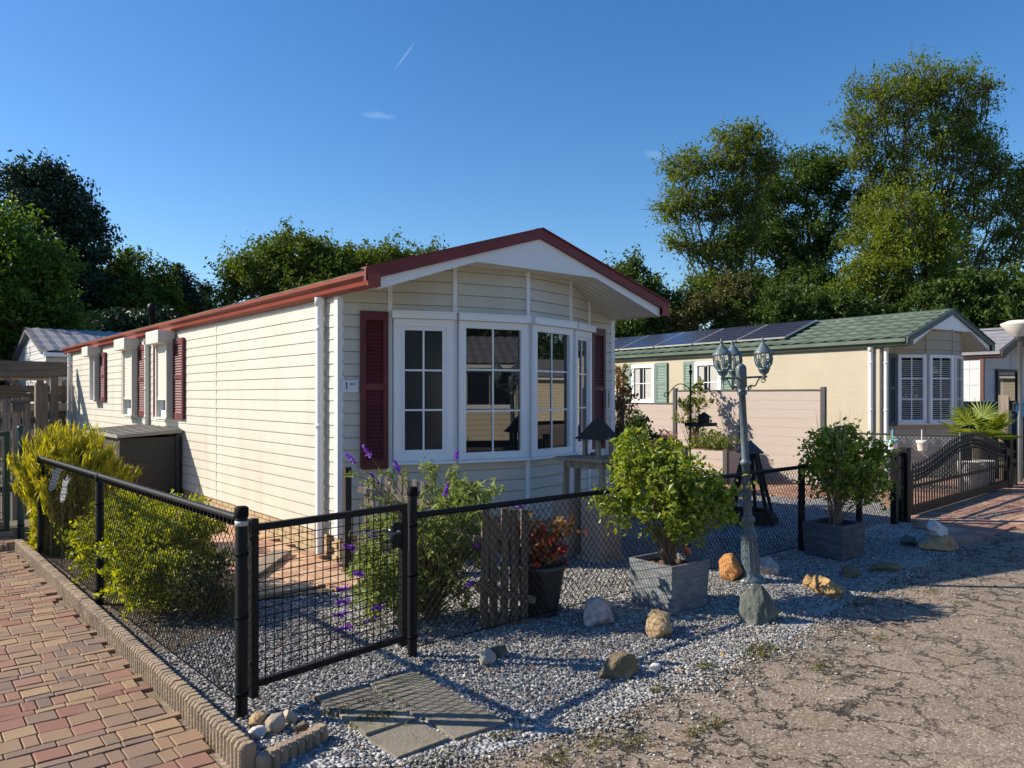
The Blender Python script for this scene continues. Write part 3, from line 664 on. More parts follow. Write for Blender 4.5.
# side windows with outside roller blinds
def side_window(s0, s1, z0, z1, closed, shut_l, shut_r, zs=None):
    F = F1; mb = MB()
    mb.fbox(F, s0, s0+.045, z0, z1, .014, .135); mb.fbox(F, s1-.045, s1, z0, z1, .014, .135); mb.fbox(F, s0-.01, s1+.01, z0-.03, z0, .014, .15)
    fr = mb.build('window', M['rollerbox'], H1)
    mb = MB(); zt = z1
    a0, a1 = s0+.045, s1-.045
    for q in ((a0, a0+.05, z0+.002, zt), (a1-.05, a1, z0+.002, zt), (a0+.05, a1-.05, z0+.002, z0+.10), (a0+.05, a1-.05, zt-.05, zt)): mb.fbox(F, *q, .014, .075)
    mb.build('sash', M['upvc'], fr)
    mb = MB(); mb.fbox(F, a0+.05, a1-.05, z0+.10, zt-.05, .02, .03); mb.build('pane', M['glass'], fr)
    if closed:
        mb = MB(); z = closed
        while z < z1-.01: mb.fbox(F, a0+.001, a1-.001, z, z+.037, .10, .112); mb.fbox(F, a0+.001, a1-.001, z+.037, z+.045, .10, .106); z += .045
        mb.fbox(F, a0+.001, a1-.001, closed-.035, closed, .098, .118)
        mb.build('roller_blind', M['shuttercurtain'], fr)
    mb = MB(); mb.fbox(F, s0-.05, s1+.03, z1, z1+.19, .014, .26); mb.build('roller_box', M['rollerbox'], fr, bevel=.01)
    if shut_l: shutter(H1, F, *shut_l, z0-.02, z1+.06, M['burgundy'])
    shutter(H1, F, *shut_r, z0-.02, z1+.06, M['burgundy'])
side_window(7.51, 8.10, 1.27, 2.36, 1.56, (7.06, 7.50), (8.12, 8.58))
side_window(5.45, 6.09, 1.27, 2.36, 1.56, (5.03, 5.44), (6.11, 6.56))
side_window(2.71, 3.19, 1.50, 2.36, None, None, (3.21, 3.66))
pipe(H1, -.055, .28, .05, 2.55, .042); pipe(H1, -.05, 13.15, .3, 2.55, .04)
pipe(H1, -.045, 6.62, .9, 2.5, .04, 'rollerbox')
# brick joints of the plinth where the sun shows them
mb = MB()
for j in range(4):
    for i in range(60):
        y = .06+i*.22+(j % 2)*.11; mb.box(.012, .031, y, y+.205, .004+j*.062, .056+j*.062)
for j in range(4):
    for i in range(3): x = .045+i*.22; mb.box(x, x+.205, .013, .031, .004+j*.062, .056+j*.062)
mb.build('plinth_brick', M['brickskirt'], H1)
# number plate
def text(parent, s, size, loc, rot, m, name='lettering', ext=.002):
    cu = bpy.data.curves.new(name, 'FONT'); cu.body = s; cu.size = size; cu.extrude = ext; cu.align_x = 'CENTER'; cu.align_y = 'CENTER'
    t = bpy.data.objects.new('tmp', cu); COL.objects.link(t); dg = bpy.context.evaluated_depsgraph_get(); me = bpy.data.meshes.new_from_object(t.evaluated_get(dg)); bpy.data.objects.remove(t)
    me.name = name; me.materials.clear(); me.materials.append(m); o = bpy.data.objects.new(name, me); COL.objects.link(o); o.parent = parent; o.location = loc; o.rotation_euler = rot; return o
Fp = fl[0][0]; (fx, fy), (fdx, fdy), (fnx, fny) = Fp; ang = math.atan2(fdy, fdx)
mb = MB(); mb.fbox(Fp, .025, .19, 1.625, 1.745, .015, .024); pl = mb.build('number_plate', M['plate'], H1, bevel=.003)
def onf(s, o, z): return (fx+fdx*s+fnx*o, fy+fdy*s+fny*o, z)
text(pl, '1', .10, onf(.075, .026, 1.685), (R(90), 0, ang), M['ink']); text(pl, 'm1', .045, onf(.135, .026, 1.705), (R(90), 0, ang), M['ink'])
Fq = fl[5][0]
mb = MB(); mb.fbox(Fq, .40, .50, 1.42, 1.66, .015, .022); th_ = mb.build('thermometer', M['plate'], H1)
mb = MB(); mb.fbox(Fq, .435, .465, 1.44, 1.65, .022, .034); mb.build('scale', M['palewood'], th_)
# roof vent
mb = MB(); mb.lathe([(.06, 2.9), (.06, 3.32), (.09, 3.33), (.09, 3.45), (.05, 3.48)], (.95, 10.2, 0), 10); mb.build('roof_vent', M['black'], H1)

# ---- neighbour with green roof
bay2 = [(0, 0), (.35, -.12), (.86, -.45), (1.5, -.62), (2.15, -.45), (2.65, -.12), (3.0, 0)]
H2, F2, sof2 = home('mobile_home', 'pale yellow mobile home with green metal roof and solar panels', (14.85, 6.95), -R(5.7), 3.0, 12.0, bay2, ze=2.63, zr=3.25, zs=2.88, xs=.75, ov=.16, fr=.62, sidm='creamwall', roofm='greenroof', trimm='darkverge', gutm='greentrim', ribs=.33, pitch=.19, side_siding=False, seams=(), zb=.2)
fl2 = [facet(bay2[i], bay2[i+1]) for i in range(6)]
shutter(H2, fl2[0][0], .17, .365, 1.0, 2.4, M['darkshut'])
for i, k in ((1, 1), (2, 1), (3, 1), (4, 1)):
    F, l = fl2[i]; window(H2, F, .03, l-.03, 1.06, 2.38, 2, 3, fw=.06, sash=0, box=False, blind=i in (1, 2))
# side wall joints: block pattern
mb = MB()
for r_ in range(11):
    z = .3+r_*.2
    mb.fbox(F2, .02, 11.98, z, z+.006, .001, .0035)
    for i in range(20):
        s = .3+i*.6+(r_ % 2)*.3; mb.fbox(F2, s, s+.006, z+.006, z+.2, .001, .0033)
M['joint'] = mat('block_joint', (.52, .45, .32), .8, .1, 4)
mb.build('wall_joints', M['joint'], H2)
def side_s(px, F, base, rz):   # where the sight line through px meets the side wall of home 2 (distance along the wall)
    d = Vector((FW.x+RT.x*(px-512)/769, FW.y+RT.y*(px-512)/769)); c, s = math.cos(-rz), math.sin(-rz)
    o = Vector((-base[0]*c+base[1]*s, -base[0]*s-base[1]*c)); dd = Vector((d.x*c-d.y*s, d.x*s+d.y*c)); t = -o.x/dd.x
    return 12.0-(o.y+dd.y*t), t
def ss(px): return side_s(px, F2, (14.85, 6.95), -R(5.7))[0]
window(H2, F2, ss(633), ss(656), 1.40, 2.40, 2, 2, fw=.09, box=False, sash=0, curtain=((0, .3), (.6, 1)))
shutter(H2, F2, ss(623.5), ss(632.5), 1.36, 2.42, M['greenshut']); shutter(H2, F2, ss(656.7), ss(668), 1.36, 2.42, M['greenshut'])
window(H2, F2, ss(696), ss(722.5), 1.40, 2.40, 2, 2, fw=.09, box=False, sash=0, curtain=((0, .3), (.6, 1)))
shutter(H2, F2, ss(684.5), ss(695.5), 1.36, 2.42, M['greenshut']); shutter(H2, F2, ss(723), ss(733), 1.36, 2.42, M['greenshut'])
pipe(H2, -.05, .14, .1, 2.52, .045); pipe(H2, .07, -.10, .1, 2.52, .04)
# solar panels lying on the slope
sl = math.atan2(3.25-2.63, 1.5+.16)
for i in range(6):
    yc = 2.95+i*1.36
    mb = MB(); mb.box(-.62, .62, -.655, .655, -.018, .018); p = mb.build('solar_panel', M['alu'], H2)
    p.location = (.79, yc, 3.075); p.rotation_euler = (0, -sl, 0)
    mb = MB(); mb.box(-.605, .605, -.635, .635, .018, .021); c = mb.build('cells', M['solar'], p)
    mb = MB()
    for q in (-.4, -.2, 0, .2, .4): mb.box(q-.002, q+.002, -.635, .635, .0212, .0217)
    mb.build('cell_line', M['alu'], p)

# ---- white home further right
H3, F3, _ = home('mobile_home', 'white panelled home with brown trim at the far right', (21.0, 7.3), -R(6), 2.9, 9, [(0, 0), (1.45, -.02), (2.9, 0)], ze=2.62, zr=3.3, zs=2.8, xs=.6, ov=.15, fr=.5, sidm='wwall', roofm='greytile', trimm='darkbrown', gutm='brown', pitch=.4, seams=(8.7, 8.2, 7.4))
Fd, ld = facet((0, -.0), (2.9, 0))
for ch_ in H3.children:
    if ch_.name.startswith('gable_board'): ch_.data.materials.clear(); ch_.data.materials.append(M['darkbrown'])
fr3 = window(H3, Fd, .62, 1.75, .12, 2.25, 1, 1, fw=.07, box=False, sash=0, off=.04); fr3.data.materials.clear(); fr3.data.materials.append(M['darkbrown'])
mb = MB(); mb.box(-.05, .01, -.06, .02, .2, 2.5); mb.build('corner_trim', M['brown'], H3)

# ---- grey tiled home behind the pergola
def plain_home(nm, label, loc, rz, L, W, ze, zr, wm, rm):
    h = thing(nm, label, 'bungalow', (*loc, 0), rz)
    mb = MB(); F, l = facet((0, W), (0, 0)); siding(mb, F, W, .2, ze, .16); mb.prism([(0, ze-.01), (W, ze-.01), (W/2, zr-.05)], lambda y, z: (.0, y, z), lambda y, z: (.1, y, z))
    F, l = facet((0, 0), (L, 0)); siding(mb, F, L, .2, ze, .16); F, l = facet((L, 0), (L, W)); siding(mb, F, W, .2, ze, .16); F, l = facet((L, W), (0, W)); siding(mb, F, L, .2, ze, .16)
    mb.prism([(0, ze-.01), (W, ze-.01), (W/2, zr-.05)], lambda y, z: (L, y, z), lambda y, z: (L-.1, y, z))
    for i in range(7):
        z = ze+.05+i*.16; k = (z-ze)/(zr-ze)
        if k < .9: mb.bar((-.008, W/2*k+.05, z), (-.008, W-W/2*k-.05, z), .006, .016)
    mb.build('wall', wm, h)
    for sd in (0, 1):
        mb = MB(); f = (lambda y: y) if sd == 0 else (lambda y: W-y); n = int(L/.3)*4; k = 9; V = []; Fc = []
        for j in range(n+1):
            x = -.15+(L+.3)*j/n; hz = .03*(.5+.5*math.cos(math.pi*2*j/4))
            for i in range(k): u = i/(k-1); V.append((x, f(-.2+(W/2+.2)*u), ze-.03+(zr-ze+.08)*u+hz+.03*(i % 2)))
        for j in range(n):
            for i in range(k-1): a = j*k+i; Fc.append((a, a+1, a+k+1, a+k))
        mb.add(V, Fc); mb.prism([(-.2, ze-.08), (W/2, zr), (W/2, zr-.05), (-.2, ze-.13)], lambda y, z: (-.15, f(y), z), lambda y, z: (L+.15, f(y), z)); mb.build('roof', rm, h)
    mb = MB(); mb.box(-.1, L, -.30, -.20, ze-.18, ze-.08); mb.build('gutter', M['trim'], h)
    F, l = facet((0, 0), (L, 0)); window(h, F, 1.0, 2.6, 1.2, 2.4, 2, 1, box=False)
    return h
plain_home('bungalow', 'small light grey bungalow with grey tiled roof behind the wooden pergola', (3.4, 23.6), 0, 7, 5.4, 2.80, 3.50, M['wwall'], M['greytile'])
# homes across the road (seen in the window panes)
M['creamwall2'] = mat('cream_wall_across', (.66, .58, .44), .7, .08, 2)
plain_home('bungalow', 'cream bungalow across the road with a low tiled roof', (10.5, -9.0), math.pi+.1, 9, 4.2, 2.6, 3.5, M['creamwall2'], M['greytile'])
plain_home('bungalow', 'second cream bungalow across the road with white windows', (23, -8.0), math.pi-.15, 8, 4.2, 2.6, 3.4, M['creamwall2'], M['greytile'])

plain_home('bungalow', 'cream bungalow far along the road to the right of the camera', (42, -3.5), math.pi+.5, 8, 4.5, 2.6, 3.6, M['creamwall2'], M['greytile'])
# ---------------------------------------------------------------- fences
def wire_panel(mb, a, b_, z0, z1, pitch=.056, r=.0015, teeth=False):
    """diamond mesh between two ground points"""
    a = Vector((*a, 0)); b_ = Vector((*b_, 0)); L = (b_-a).length; d = (b_-a)/L; nn = Vector((-d.y, d.x, 0)); H = z1-z0; slope = 1.15
    run = H/slope; n = int((L+run)/pitch)
    for sg in (1, -1):
        for i in range(n+1):
            s0 = i*pitch-run; s1 = s0+run; t0, t1 = 0, H
            if s0 < 0: t0 = -s0*slope; s0 = 0
            if s1 > L: t1 = H-(s1-L)*slope; s1 = L
            if t1-t0 < .01: continue
            if sg < 0: p, q = (L-s0, t0), (L-s1, t1)
            else: p, q = (s0, t0), (s1, t1)
            P0 = a+d*p[0]+Vector((0, 0, z0+p[1]))+nn*.0015*sg; P1 = a+d*q[0]+Vector((0, 0, z0+q[1]))+nn*.0015*sg
            mb.bar(P0, P1, r*2, r*2)
    if teeth:
        k = int(L/pitch)
        for i in range(k):
            c = a+d*(i+.5)*pitch+Vector((0, 0, z1)); mb.bar(c+Vector((0, 0, -.02)), c+Vector((0, 0, .028)), .010, .03)
def post(parent, x, y, h, r=.03, m='black', band=None, name='post'):
    mb = MB(); mb.lathe([(r, -.05), (r, h-.012), (r*.9, h), (0, h+.002)], (x, y, 0), 16); o = mb.build(name, M[m], parent)
    mb = MB(); mb.lathe([(r+.003, h-.045), (r+.004, h-.043), (r+.004, h+.001), (r*.8, h+.008), (0, h+.009)], (x, y, 0), 16); mb.build('post_cap', M['blackmesh' if m == 'black' else m], o)
    if band:
        mb = MB(); mb.lathe([(r+.001, band-.012), (r+.0025, band-.012), (r+.0025, band+.012), (r+.001, band+.012)], (x, y, 0), 16); mb.build('reflective_band', M['band'], o)
    for z in (.12, .5, h*.78):
        mb = MB(); mb.lathe([(r, z-.008), (r+.004, z-.008), (r+.004, z+.008), (r, z+.008)], (x, y, 0), 12); mb.build('clamp', M['blackmesh'], o)
    return o
# left fence along the paved path
FA = (1.385, 3.80); FB = (1.215, 8.75)
fe = thing('chain_link_fence', 'black chain link fence running along the ribbed kerb of the paved path', 'fence', (*FA, 0))
def rel(o, p): return (p[0]-o.location.x, p[1]-o.location.y)
lf = lambda u: (FA[0]+(FB[0]-FA[0])*u, FA[1]+(FB[1]-FA[1])*u)
for u, b_ in ((0, .965), (.55, None), (1, None)): q = rel(fe, lf(u)); post(fe, *q, 1.04 if u == 0 else .99, band=b_)
mb = MB(); a = rel(fe, lf(.012)); b_ = rel(fe, lf(1)); mb.tube([(*a, .985), (*b_, .985)], .019, 10); mb.build('top_rail', M['black'], fe)
mb = MB(); wire_panel(mb, a, b_, .06, .965, teeth=True, r=.0012); mb.build('wire_mesh', M['blackmesh'], fe)
mb = MB(); mb.bar((*a, .06), (*b_, .06), .004); mb.build('tension_wire', M['blackmesh'], fe)
# front fence from the gate to the second planter
PA = (2.52, 4.03); PB = (7.32, 4.22); PC = (9.95, 4.38)
fe2 = thing('chain_link_fence', 'black chain link fence across the gravel front yard between garden gate and sliding gate', 'fence', (*PA, 0))
q = rel(fe2, PA); post(fe2, *q, 1.03)
for p in (PB, (8.7, 4.30), PC): q = rel(fe2, p); post(fe2, *q, .88, r=.035)
ra = rel(fe2, PA); rb = rel(fe2, PB); rc = rel(fe2, PC)
mb = MB(); mb.tube([(*ra, .86), (*rb, .86)], .019, 10); mb.tube([(*rb, .85), (*rc, .85)], .019, 10)
for i in range(90):
    u = i/90; c = Vector((rb[0]*u, rb[1]*u, .86)); mb.bar(c+Vector((0, -.021, -.015)), c+Vector((.028, .0, .022)), .005); 
mb.build('top_rail', M['black'], fe2)
mb = MB(); wire_panel(mb, ra, rb, .05, .85); wire_panel(mb, rb, rc, .05, .84); mb.build('wire_mesh', M['blackmesh'], fe2)
mb = MB(); mb.bar((*ra, .05), (*rb, .05), .005); mb.build('tension_wire', M['blackmesh'], fe2)
# garden gate
gt = thing('garden_gate', 'black metal garden gate with a square wire grid and a lever latch', 'gate', (1.46, 3.84, 0), math.atan2(.16, 1.0))
W_ = .985; z0, z1 = .12, .965
mb = MB()
mb.box(-.02, .02, -.02, .02, z0-.05, z1+.01); mb.box(W_-.02, W_+.02, -.02, .02, z0-.03, z1-.02)
mb.box(.02, W_-.02, -.018, .018, z1-.055, z1-.02); mb.box(.02, W_-.02, -.018, .018, z0, z0+.035); mb.build('frame', M['black'], gt, bevel=.003)
mb = MB()
for i in range(1, 19): x = .02+i*(W_-.04)/19; mb.bar((x, .003, z0+.03), (x, .003, z1-.05), .004)
for j in range(1, 17): z = z0+.035+j*(z1-z0-.09)/17; mb.bar((.02, -.001, z), (W_-.02, -.001, z), .004)
mb.build('wire_grid', M['blackmesh'], gt)
mb = MB(); mb.box(W_-.09, W_-.02, -.022, .022, .69, .84); mb.build('lock_box', M['black'], gt, bevel=.015)
mb = MB(); mb.tube([(W_-.07, -.02, .79), (W_-.07, -.06, .79), (W_-.19, -.065, .785)], .009, 8); mb.tube([(W_-.07, .02, .79), (W_-.07, .06, .79), (W_-.19, .065, .785)], .009, 8); mb.build('handle', M['steel'], gt)
mb = MB(); mb.box(W_+.022, W_+.03, -.02, .02, .66, .86); mb.build('strike_plate', M['steel'], gt)
for z in (.25, .88): mb = MB(); mb.tube([(-.06, .0, z), (-.02, 0, z)], .009, 8); mb.build('hinge', M['steel'], gt)
# sliding gate with arched top
SA = Vector((10.2, 4.38)); SB = Vector((14.62, 4.72)); Ls = (SB-SA).length
sg = thing('sliding_gate', 'wide black sliding gate with an arched top and spear tipped bars', 'gate', (SA.x, SA.y, 0), math.atan2(SB.y-SA.y, SB.x-SA.x))
def arch(x, lo=.60, hi=.93):
    u = min(max((x/Ls), 0), 1); k = .5-.5*math.cos(min(1, u/.56)*math.pi) if u < .56 else .5+.5*math.cos((u-.56)/.44*math.pi)
    e = lo if u < .56 else lo+.10
    return e+(hi-e)*k
mb = MB(); mb.box(0, Ls, -.03, .03, .06, .17); mb.box(.0, .05, -.025, .025, .17, arch(0)+.03); mb.box(Ls-.05, Ls, -.025, .025, .17, arch(Ls)+.03)
mb.box(.05, Ls-.05, -.018, .018, .40, .435)
mb.tube([(x, 0, arch(x)) for x in np.linspace(.02, Ls-.02, 30)], .022, 8); mb.tube([(x, 0, arch(x)-.11) for x in np.linspace(.02, Ls-.02, 30)], .018, 8)
mb.build('frame', M['black'], sg)
nb = 42; bar0 = None
for i in range(nb):
    x = .05+(i+.5)*(Ls-.1)/nb; h = arch(x)
    mb = MB(); mb.bar((0, 0, .16), (0, 0, h+.06), .016); mb.lathe([(.008, h+.055), (.018, h+.075), (.0, h+.135)], (0, 0, 0), 6, False); mb.lathe([(.024*math.cos(a), .024*math.sin(a)) for a in np.linspace(-1.5, 1.5, 5)], (0, 0, h-.055), 8)
    b_ = mb.build('bar', M['black'], sg); b_.location = (x, 0, 0)
mb = MB(); mb.box(.3, Ls-.1, -.05, .05, -.02, .035); mb.build('guide_track', M['steel'], sg)
for i, (px, py, lab) in enumerate(((10.02, 4.36, 'square black gate post at the left end of the sliding gate'), (14.85, 4.76, 'square black gate post at the right end of the sliding gate'))):
    mb = MB(); mb.box(-.05, .05, -.05, .05, -.05, .92); mb.box(-.055, .055, -.055, .055, .92, .935); o = mb.build('gate_post', M['black'], bevel=.004); o.location = (px, py, 0); tag(o, lab, 'gate post', 'posts of the sliding gate')
mb = MB(); mb.box(-.03, .03, -.03, .03, -.05, .9); mb.box(.18, .24, -.03, .03, -.05, .9); mb.bar((.0, 0, .62), (.22, 0, .62), .04); o = mb.build('guide_post', M['black']); o.location = (15.1, 4.8, 0); tag(o, 'twin black guide post just right of the sliding gate', 'post')
mb = MB(); mb.box(-.035, .035, -.035, .035, -.05, .86); o = mb.build('fence_post', M['black']); o.location = (9.72, 4.36, 0); tag(o, 'slim black fence post beside the left post of the sliding gate', 'post')
# light fence behind the sliding gate with buckets
QA = (12.55, 6.75); QB = (13.35, 4.95); QC = (14.3, 4.95)
fe3 = thing('chain_link_fence', 'light chain link fence in front of the pale yellow home with buckets hung on it', 'fence', (*QA, 0))
mb = MB(); a, b_, c = rel(fe3, QA), rel(fe3, QB), rel(fe3, QC)
M['galv'] = mat('galvanised_wire', (.40, .41, .42), .5, .1, 8)
mb.tube([(*a, .95), (*b_, .95)], .016, 8); mb.build('top_rail', M['anthracite'], fe3)
mb = MB(); wire_panel(mb, a, b_, .05, .94, r=.0022, pitch=.06); mb.build('wire_mesh', M['galv'], fe3)
for p in (a, ((a[0]+b_[0])/2, (a[1]+b_[1])/2), b_): mb = MB(); mb.lathe([(.022, 0), (.022, 1.0), (0, 1.01)], (*p, 0), 10); mb.build('post', M['anthracite'], fe3)
M['bluepail'] = mat('blue_plastic', (.10, .45, .62), .4, .05, 5); M['creampail'] = mat('cream_plastic', (.62, .60, .52), .4, .1, 5)
for px, m, lab in ((892, 'bluepail', 'small white and blue pail hanging on the light chain link fence'), (921, 'creampail', 'small cream pail hanging on the light chain link fence')):
    t = thing('hanging_pail', lab, 'pail', (0, 0, 0)); u = (px-868)/(958-868)
    x = QA[0]+(QB[0]-QA[0])*u; y = QA[1]+(QB[1]-QA[1])*u
    # foot of the thing on the sight line to the fence
    k = (px-512)/769; d = (FW.x+RT.x*k, FW.y+RT.y*k); ex, ey = QB[0]-QA[0], QB[1]-QA[1]
    den = d[0]*ey-d[1]*ex; tt = (QA[0]*ey-QA[1]*ex)/den; x, y = d[0]*tt, d[1]*tt
    t.location = (x-.08, y-.05, .70)
    mb = MB(); mb.lathe([(.065, 0), (.085, .16), (.09, .165), (.08, .16), (.06, .01), (0, .01)], (0, 0, 0), 14); mb.build('pail', M['white' if m == 'bluepail' else m], t)
    mb = MB(); mb.lathe([(.0855, .12), (.091, .166), (.094, .166), (.089, .12)], (0, 0, 0), 14); mb.build('rim', M[m], t)
    mb = MB(); mb.box(-.018, .018, -.006, .006, .15, .34); mb.build('handle', M[m], t)
# dark green gate at far left
t = thing('metal_gate', 'dark green metal gate standing open at the left end of the path', 'gate', (1.12, 10.25, 0))
mb = MB(); mb.box(-.05, 0, -.02, .02, .05, 1.19); mb.box(-1.0, -.95, -.02, .02, .05, 1.19); mb.box(-.95, -.05, -.018, .018, 1.14, 1.185); mb.box(-.95, -.05, -.018, .018, .055, .1); mb.build('frame', M['green_paint'], t)
mb = MB()
for i in range(1, 18): x = -.05-i*.05; mb.bar((x, 0, .1), (x, 0, 1.15), .005)
for i in range(1, 6): mb.bar((-.95, .004, .1+i*.19), (-.05, .004, .1+i*.19), .006)
mb.build('wire_grid', M['green_paint'], t)
t = thing('gate_post', 'tall dark green gate post at the far end of the left chain link fence', 'gate post', (1.235, 10.3, 0)); post(t, 0, 0, 1.24, .034, 'green_paint')

# ---------------------------------------------------------------- pergola, plank screens, board fence
t = thing('pergola', 'weathered wooden pergola with a heavy beam against the far end of the home', 'pergola', (2.9, 19.45, 0))
mb = MB(); mb.box(-6, .3, -.05, .05, 2.0, 2.33); mb.build('beam', M['oldwood_h'], t)
mb = MB(); mb.box(-6, .3, 1.9, 2.0, 2.0, 2.33); mb.build('beam', M['oldwood_h'], t)
for i in range(4): mb = MB(); mb.box(-5.6+i*1.6, -5.52+i*1.6, -.045, 1.95, 2.12, 2.26); mb.build('rafter', M['oldwood'], t)
for x, y in ((.05, 0), (-3, 0), (.05, 1.9)): mb = MB(); mb.box(x-.07, x+.07, y-.07, y+.07, 0, 2.0); mb.build('post', M['oldwood'], t)
mb = MB(); mb.bar((-.9, 0, 1.99), (.0, 0, 1.45), .07); mb.build('brace', M['oldwood'], t)
t = thing('plank_screen', 'rough horizontal plank screen under the pergola', 'screen', (2.0, 19.8, 0))
rr = random.Random(4)
for i in range(9):
    z = .05+i*.2; mb = MB(); mb.box(-1.2, 1.25, -.02+rr.uniform(-.01, .01), .015, z, z+.175+rr.uniform(-.02, .03), rot=rr.uniform(-.01, .01)); mb.build('plank', M['oldwood_h'] if i % 3 else M['palewood'], t)
mb = MB(); mb.box(-1.2, 1.2, -.06, -.03, 1.92, 1.97); mb.build('plank', M['palewood'], t)
for x in (-1.1, .2, 1.15): mb = MB(); mb.box(x, x+.09, .02, .08, 0, 1.95); mb.build('post', M['oldwood'], t)
t = thing('board_fence', 'grey vertical board fence behind the dark green gate', 'fence', (1.5, 11.25, 0))
for i in range(26):
    x = -.05-i*.105; mb = MB(); mb.box(x-.088, x, -.01, .012, .05, 1.56+rr.uniform(-.02, .03)); b_ = mb.build('board', M['greywood'], t)
mb = MB(); mb.box(-2.8, 0, .013, .05, .4, .48); mb.box(-2.8, 0, .013, .05, 1.25, 1.33); mb.build('rail', M['oldwood_h'], t)
mb = MB(); mb.box(.0, .13, -.06, .07, 0, 1.75); mb.build('post', M['oldwood'], t)
mb = MB(); mb.box(-.28, -.08, -.1, .0, 1.50, 1.53); mb.box(-.23, -.13, -.07, -.02, 1.40, 1.50); b_ = mb.build('wall_lantern', M['anthracite'], t)

# ---------------------------------------------------------------- storage box
t = thing('storage_box', 'dark grey garden storage box with pale lid against the long wall', 'storage box', (2.95, 12.6, 0))
mb = MB()
for i in range(6): z = .02+i*.165; mb.box(-.39, .33, -1.02, 1.02, z, z+.158)
mb.box(-.385, .325, -1.015, 1.015, .02, 1.0); mb.build('body', M['boxgrey'], t)
for x, y in ((-.40, -1.03), (.34, -1.03), (-.40, 1.03)): mb = MB(); mb.box(x-.02, x+.03, y-.02, y+.03, 0, 1.02); mb.build('corner_post', M['boxgrey'], t)
mb = MB(); mb.hexa([(-.46, -1.1, 1.01), (.38, -1.1, 1.06), (.38, 1.1, 1.06), (-.46, 1.1, 1.01), (-.46, -1.1, 1.05), (.38, -1.1, 1.12), (.38, 1.1, 1.12), (-.46, 1.1, 1.05)])
for i in range(7): y = -1.0+i*.33; mb.bar((-.46, y, 1.056), (.38, y, 1.126), .03, .012)
mb.build('lid', M['boxlid'], t)
mb = MB(); mb.box(-.5, .5, -.09, .09, .03, .075); mb.box(-.42, -.3, -.1, .1, .03, .05); o = mb.build('board', M['greywood'], bevel=.004); o.location = (2.75, 6.9, .0); o.rotation_euler = (0, 0, .9); tag(o, 'short grey board lying on the salmon terrace', 'board')

# ---------------------------------------------------------------- picket panels
def picket(name, lab, loc, rz, n, w, h, gap, rails, m, seed, rail_m):
    t = thing(name, lab, 'picket fence', (*loc, 0), rz); rg = random.Random(seed)
    for i in range(n):
        x = i*(w+gap); hh = h+rg.uniform(-.04, .03); mb = MB(); a = rg.uniform(-.015, .015)
        mb.hexa([(x, -.011, 0), (x+w, -.011, 0), (x+w, .011, 0), (x, .011, 0), (x+a, -.011, hh), (x+w+a, -.011, hh-.01), (x+w+a, .011, hh-.01), (x+a, .011, hh)]); mb.build('picket', M[m], t, bevel=.003)
    for (za, zb_, y) in rails: mb = MB(); mb.bar((-.04, y, za), (n*(w+gap)+.02, y, zb_), .03, .05); mb.build('rail', M[rail_m], t)
    return t
picket('picket_panel', 'low grey picket panel leaning by the near corner of the home', (3.42, 6.30), R(-62), 9, .045, .86, .028, ((.74, .64, -.028), (.28, .2, -.028), (.25, .8, .03)), 'greywood', 1, 'greywood')
mb = MB(); mb.box(-.03, .03, -.03, .03, 0, .95); o = mb.build('wooden_stake', M['darkwood']); o.location = (*G(347, 572), 0); tag(o, 'dark square wooden stake at the left end of the grey picket panel', 'stake')
picket('picket_panel', 'rough brown picket panel behind the front fence beside the dark round pot', P(480, 5.25), R(-14), 5, .055, .80, .022, ((.62, .50, .028), (.30, .16, -.028)), 'oldwood', 2, 'oldwood_h')

# ---------------------------------------------------------------- planters and pots
def square_planter(lab, loc, w, h, m, rz):
    t = thing('square_planter', lab, 'planter', (*loc, 0), rz); a = w/2; th = .022
    mb = MB(); vs_ = []
    for (i, z) in ((a*.93, 0), (a, h), (a-th, h), (a-th-.01, h-.07)): vs_ += [(-i, -i, z), (i, -i, z), (i, i, z), (-i, i, z)]
    mb.add(vs_, [(3, 2, 1, 0)]+[(l*4+j, l*4+(j+1) % 4, l*4+4+(j+1) % 4, l*4+4+j) for l in range(3) for j in range(4)]); mb.build('container', M[m], t, bevel=.004)
    mb = MB(); n = 12; V = []; F = []
    for i in range(n+1):
        for j in range(n+1): V.append((-a+th+.008+(2*a-2*th-.016)*i/n, -a+th+.008+(2*a-2*th-.016)*j/n, h-.045+random.uniform(-.012, .015)))
    for i in range(n):
        for j in range(n): q = i*(n+1)+j; F.append((q, q+1, q+n+2, q+n+1))
    mb.add(V, F); mb.build('soil', M['soil'], t); return t
PL1 = (4.665, 3.785); PL2 = (7.33, 3.88)
square_planter('weathered slate grey square planter left of the lamp post', PL1, .43, .35, 'slate', R(-2))
square_planter('dark slate square planter between lamp post and sliding gate', PL2, .43, .34, 'slate_dark', R(-2))
PT = P(540, 5.62)
t = thing('plant_pot', 'round dark tapered pot behind the front fence by the brown pickets', 'pot', (*PT, 0))
mb = MB(); mb.lathe([(.125, 0), (.182, .34), (.19, .345), (.19, .37), (.172, .37), (.165, .33), (0, .33)], (0, 0, 0), 28); mb.build('container', M['potdark'], t)
mb = MB(); mb.lathe([(.157, .335), (.08, .35), (0, .345)], (0, 0, 0), 14); mb.build('soil', M['soil'], t)
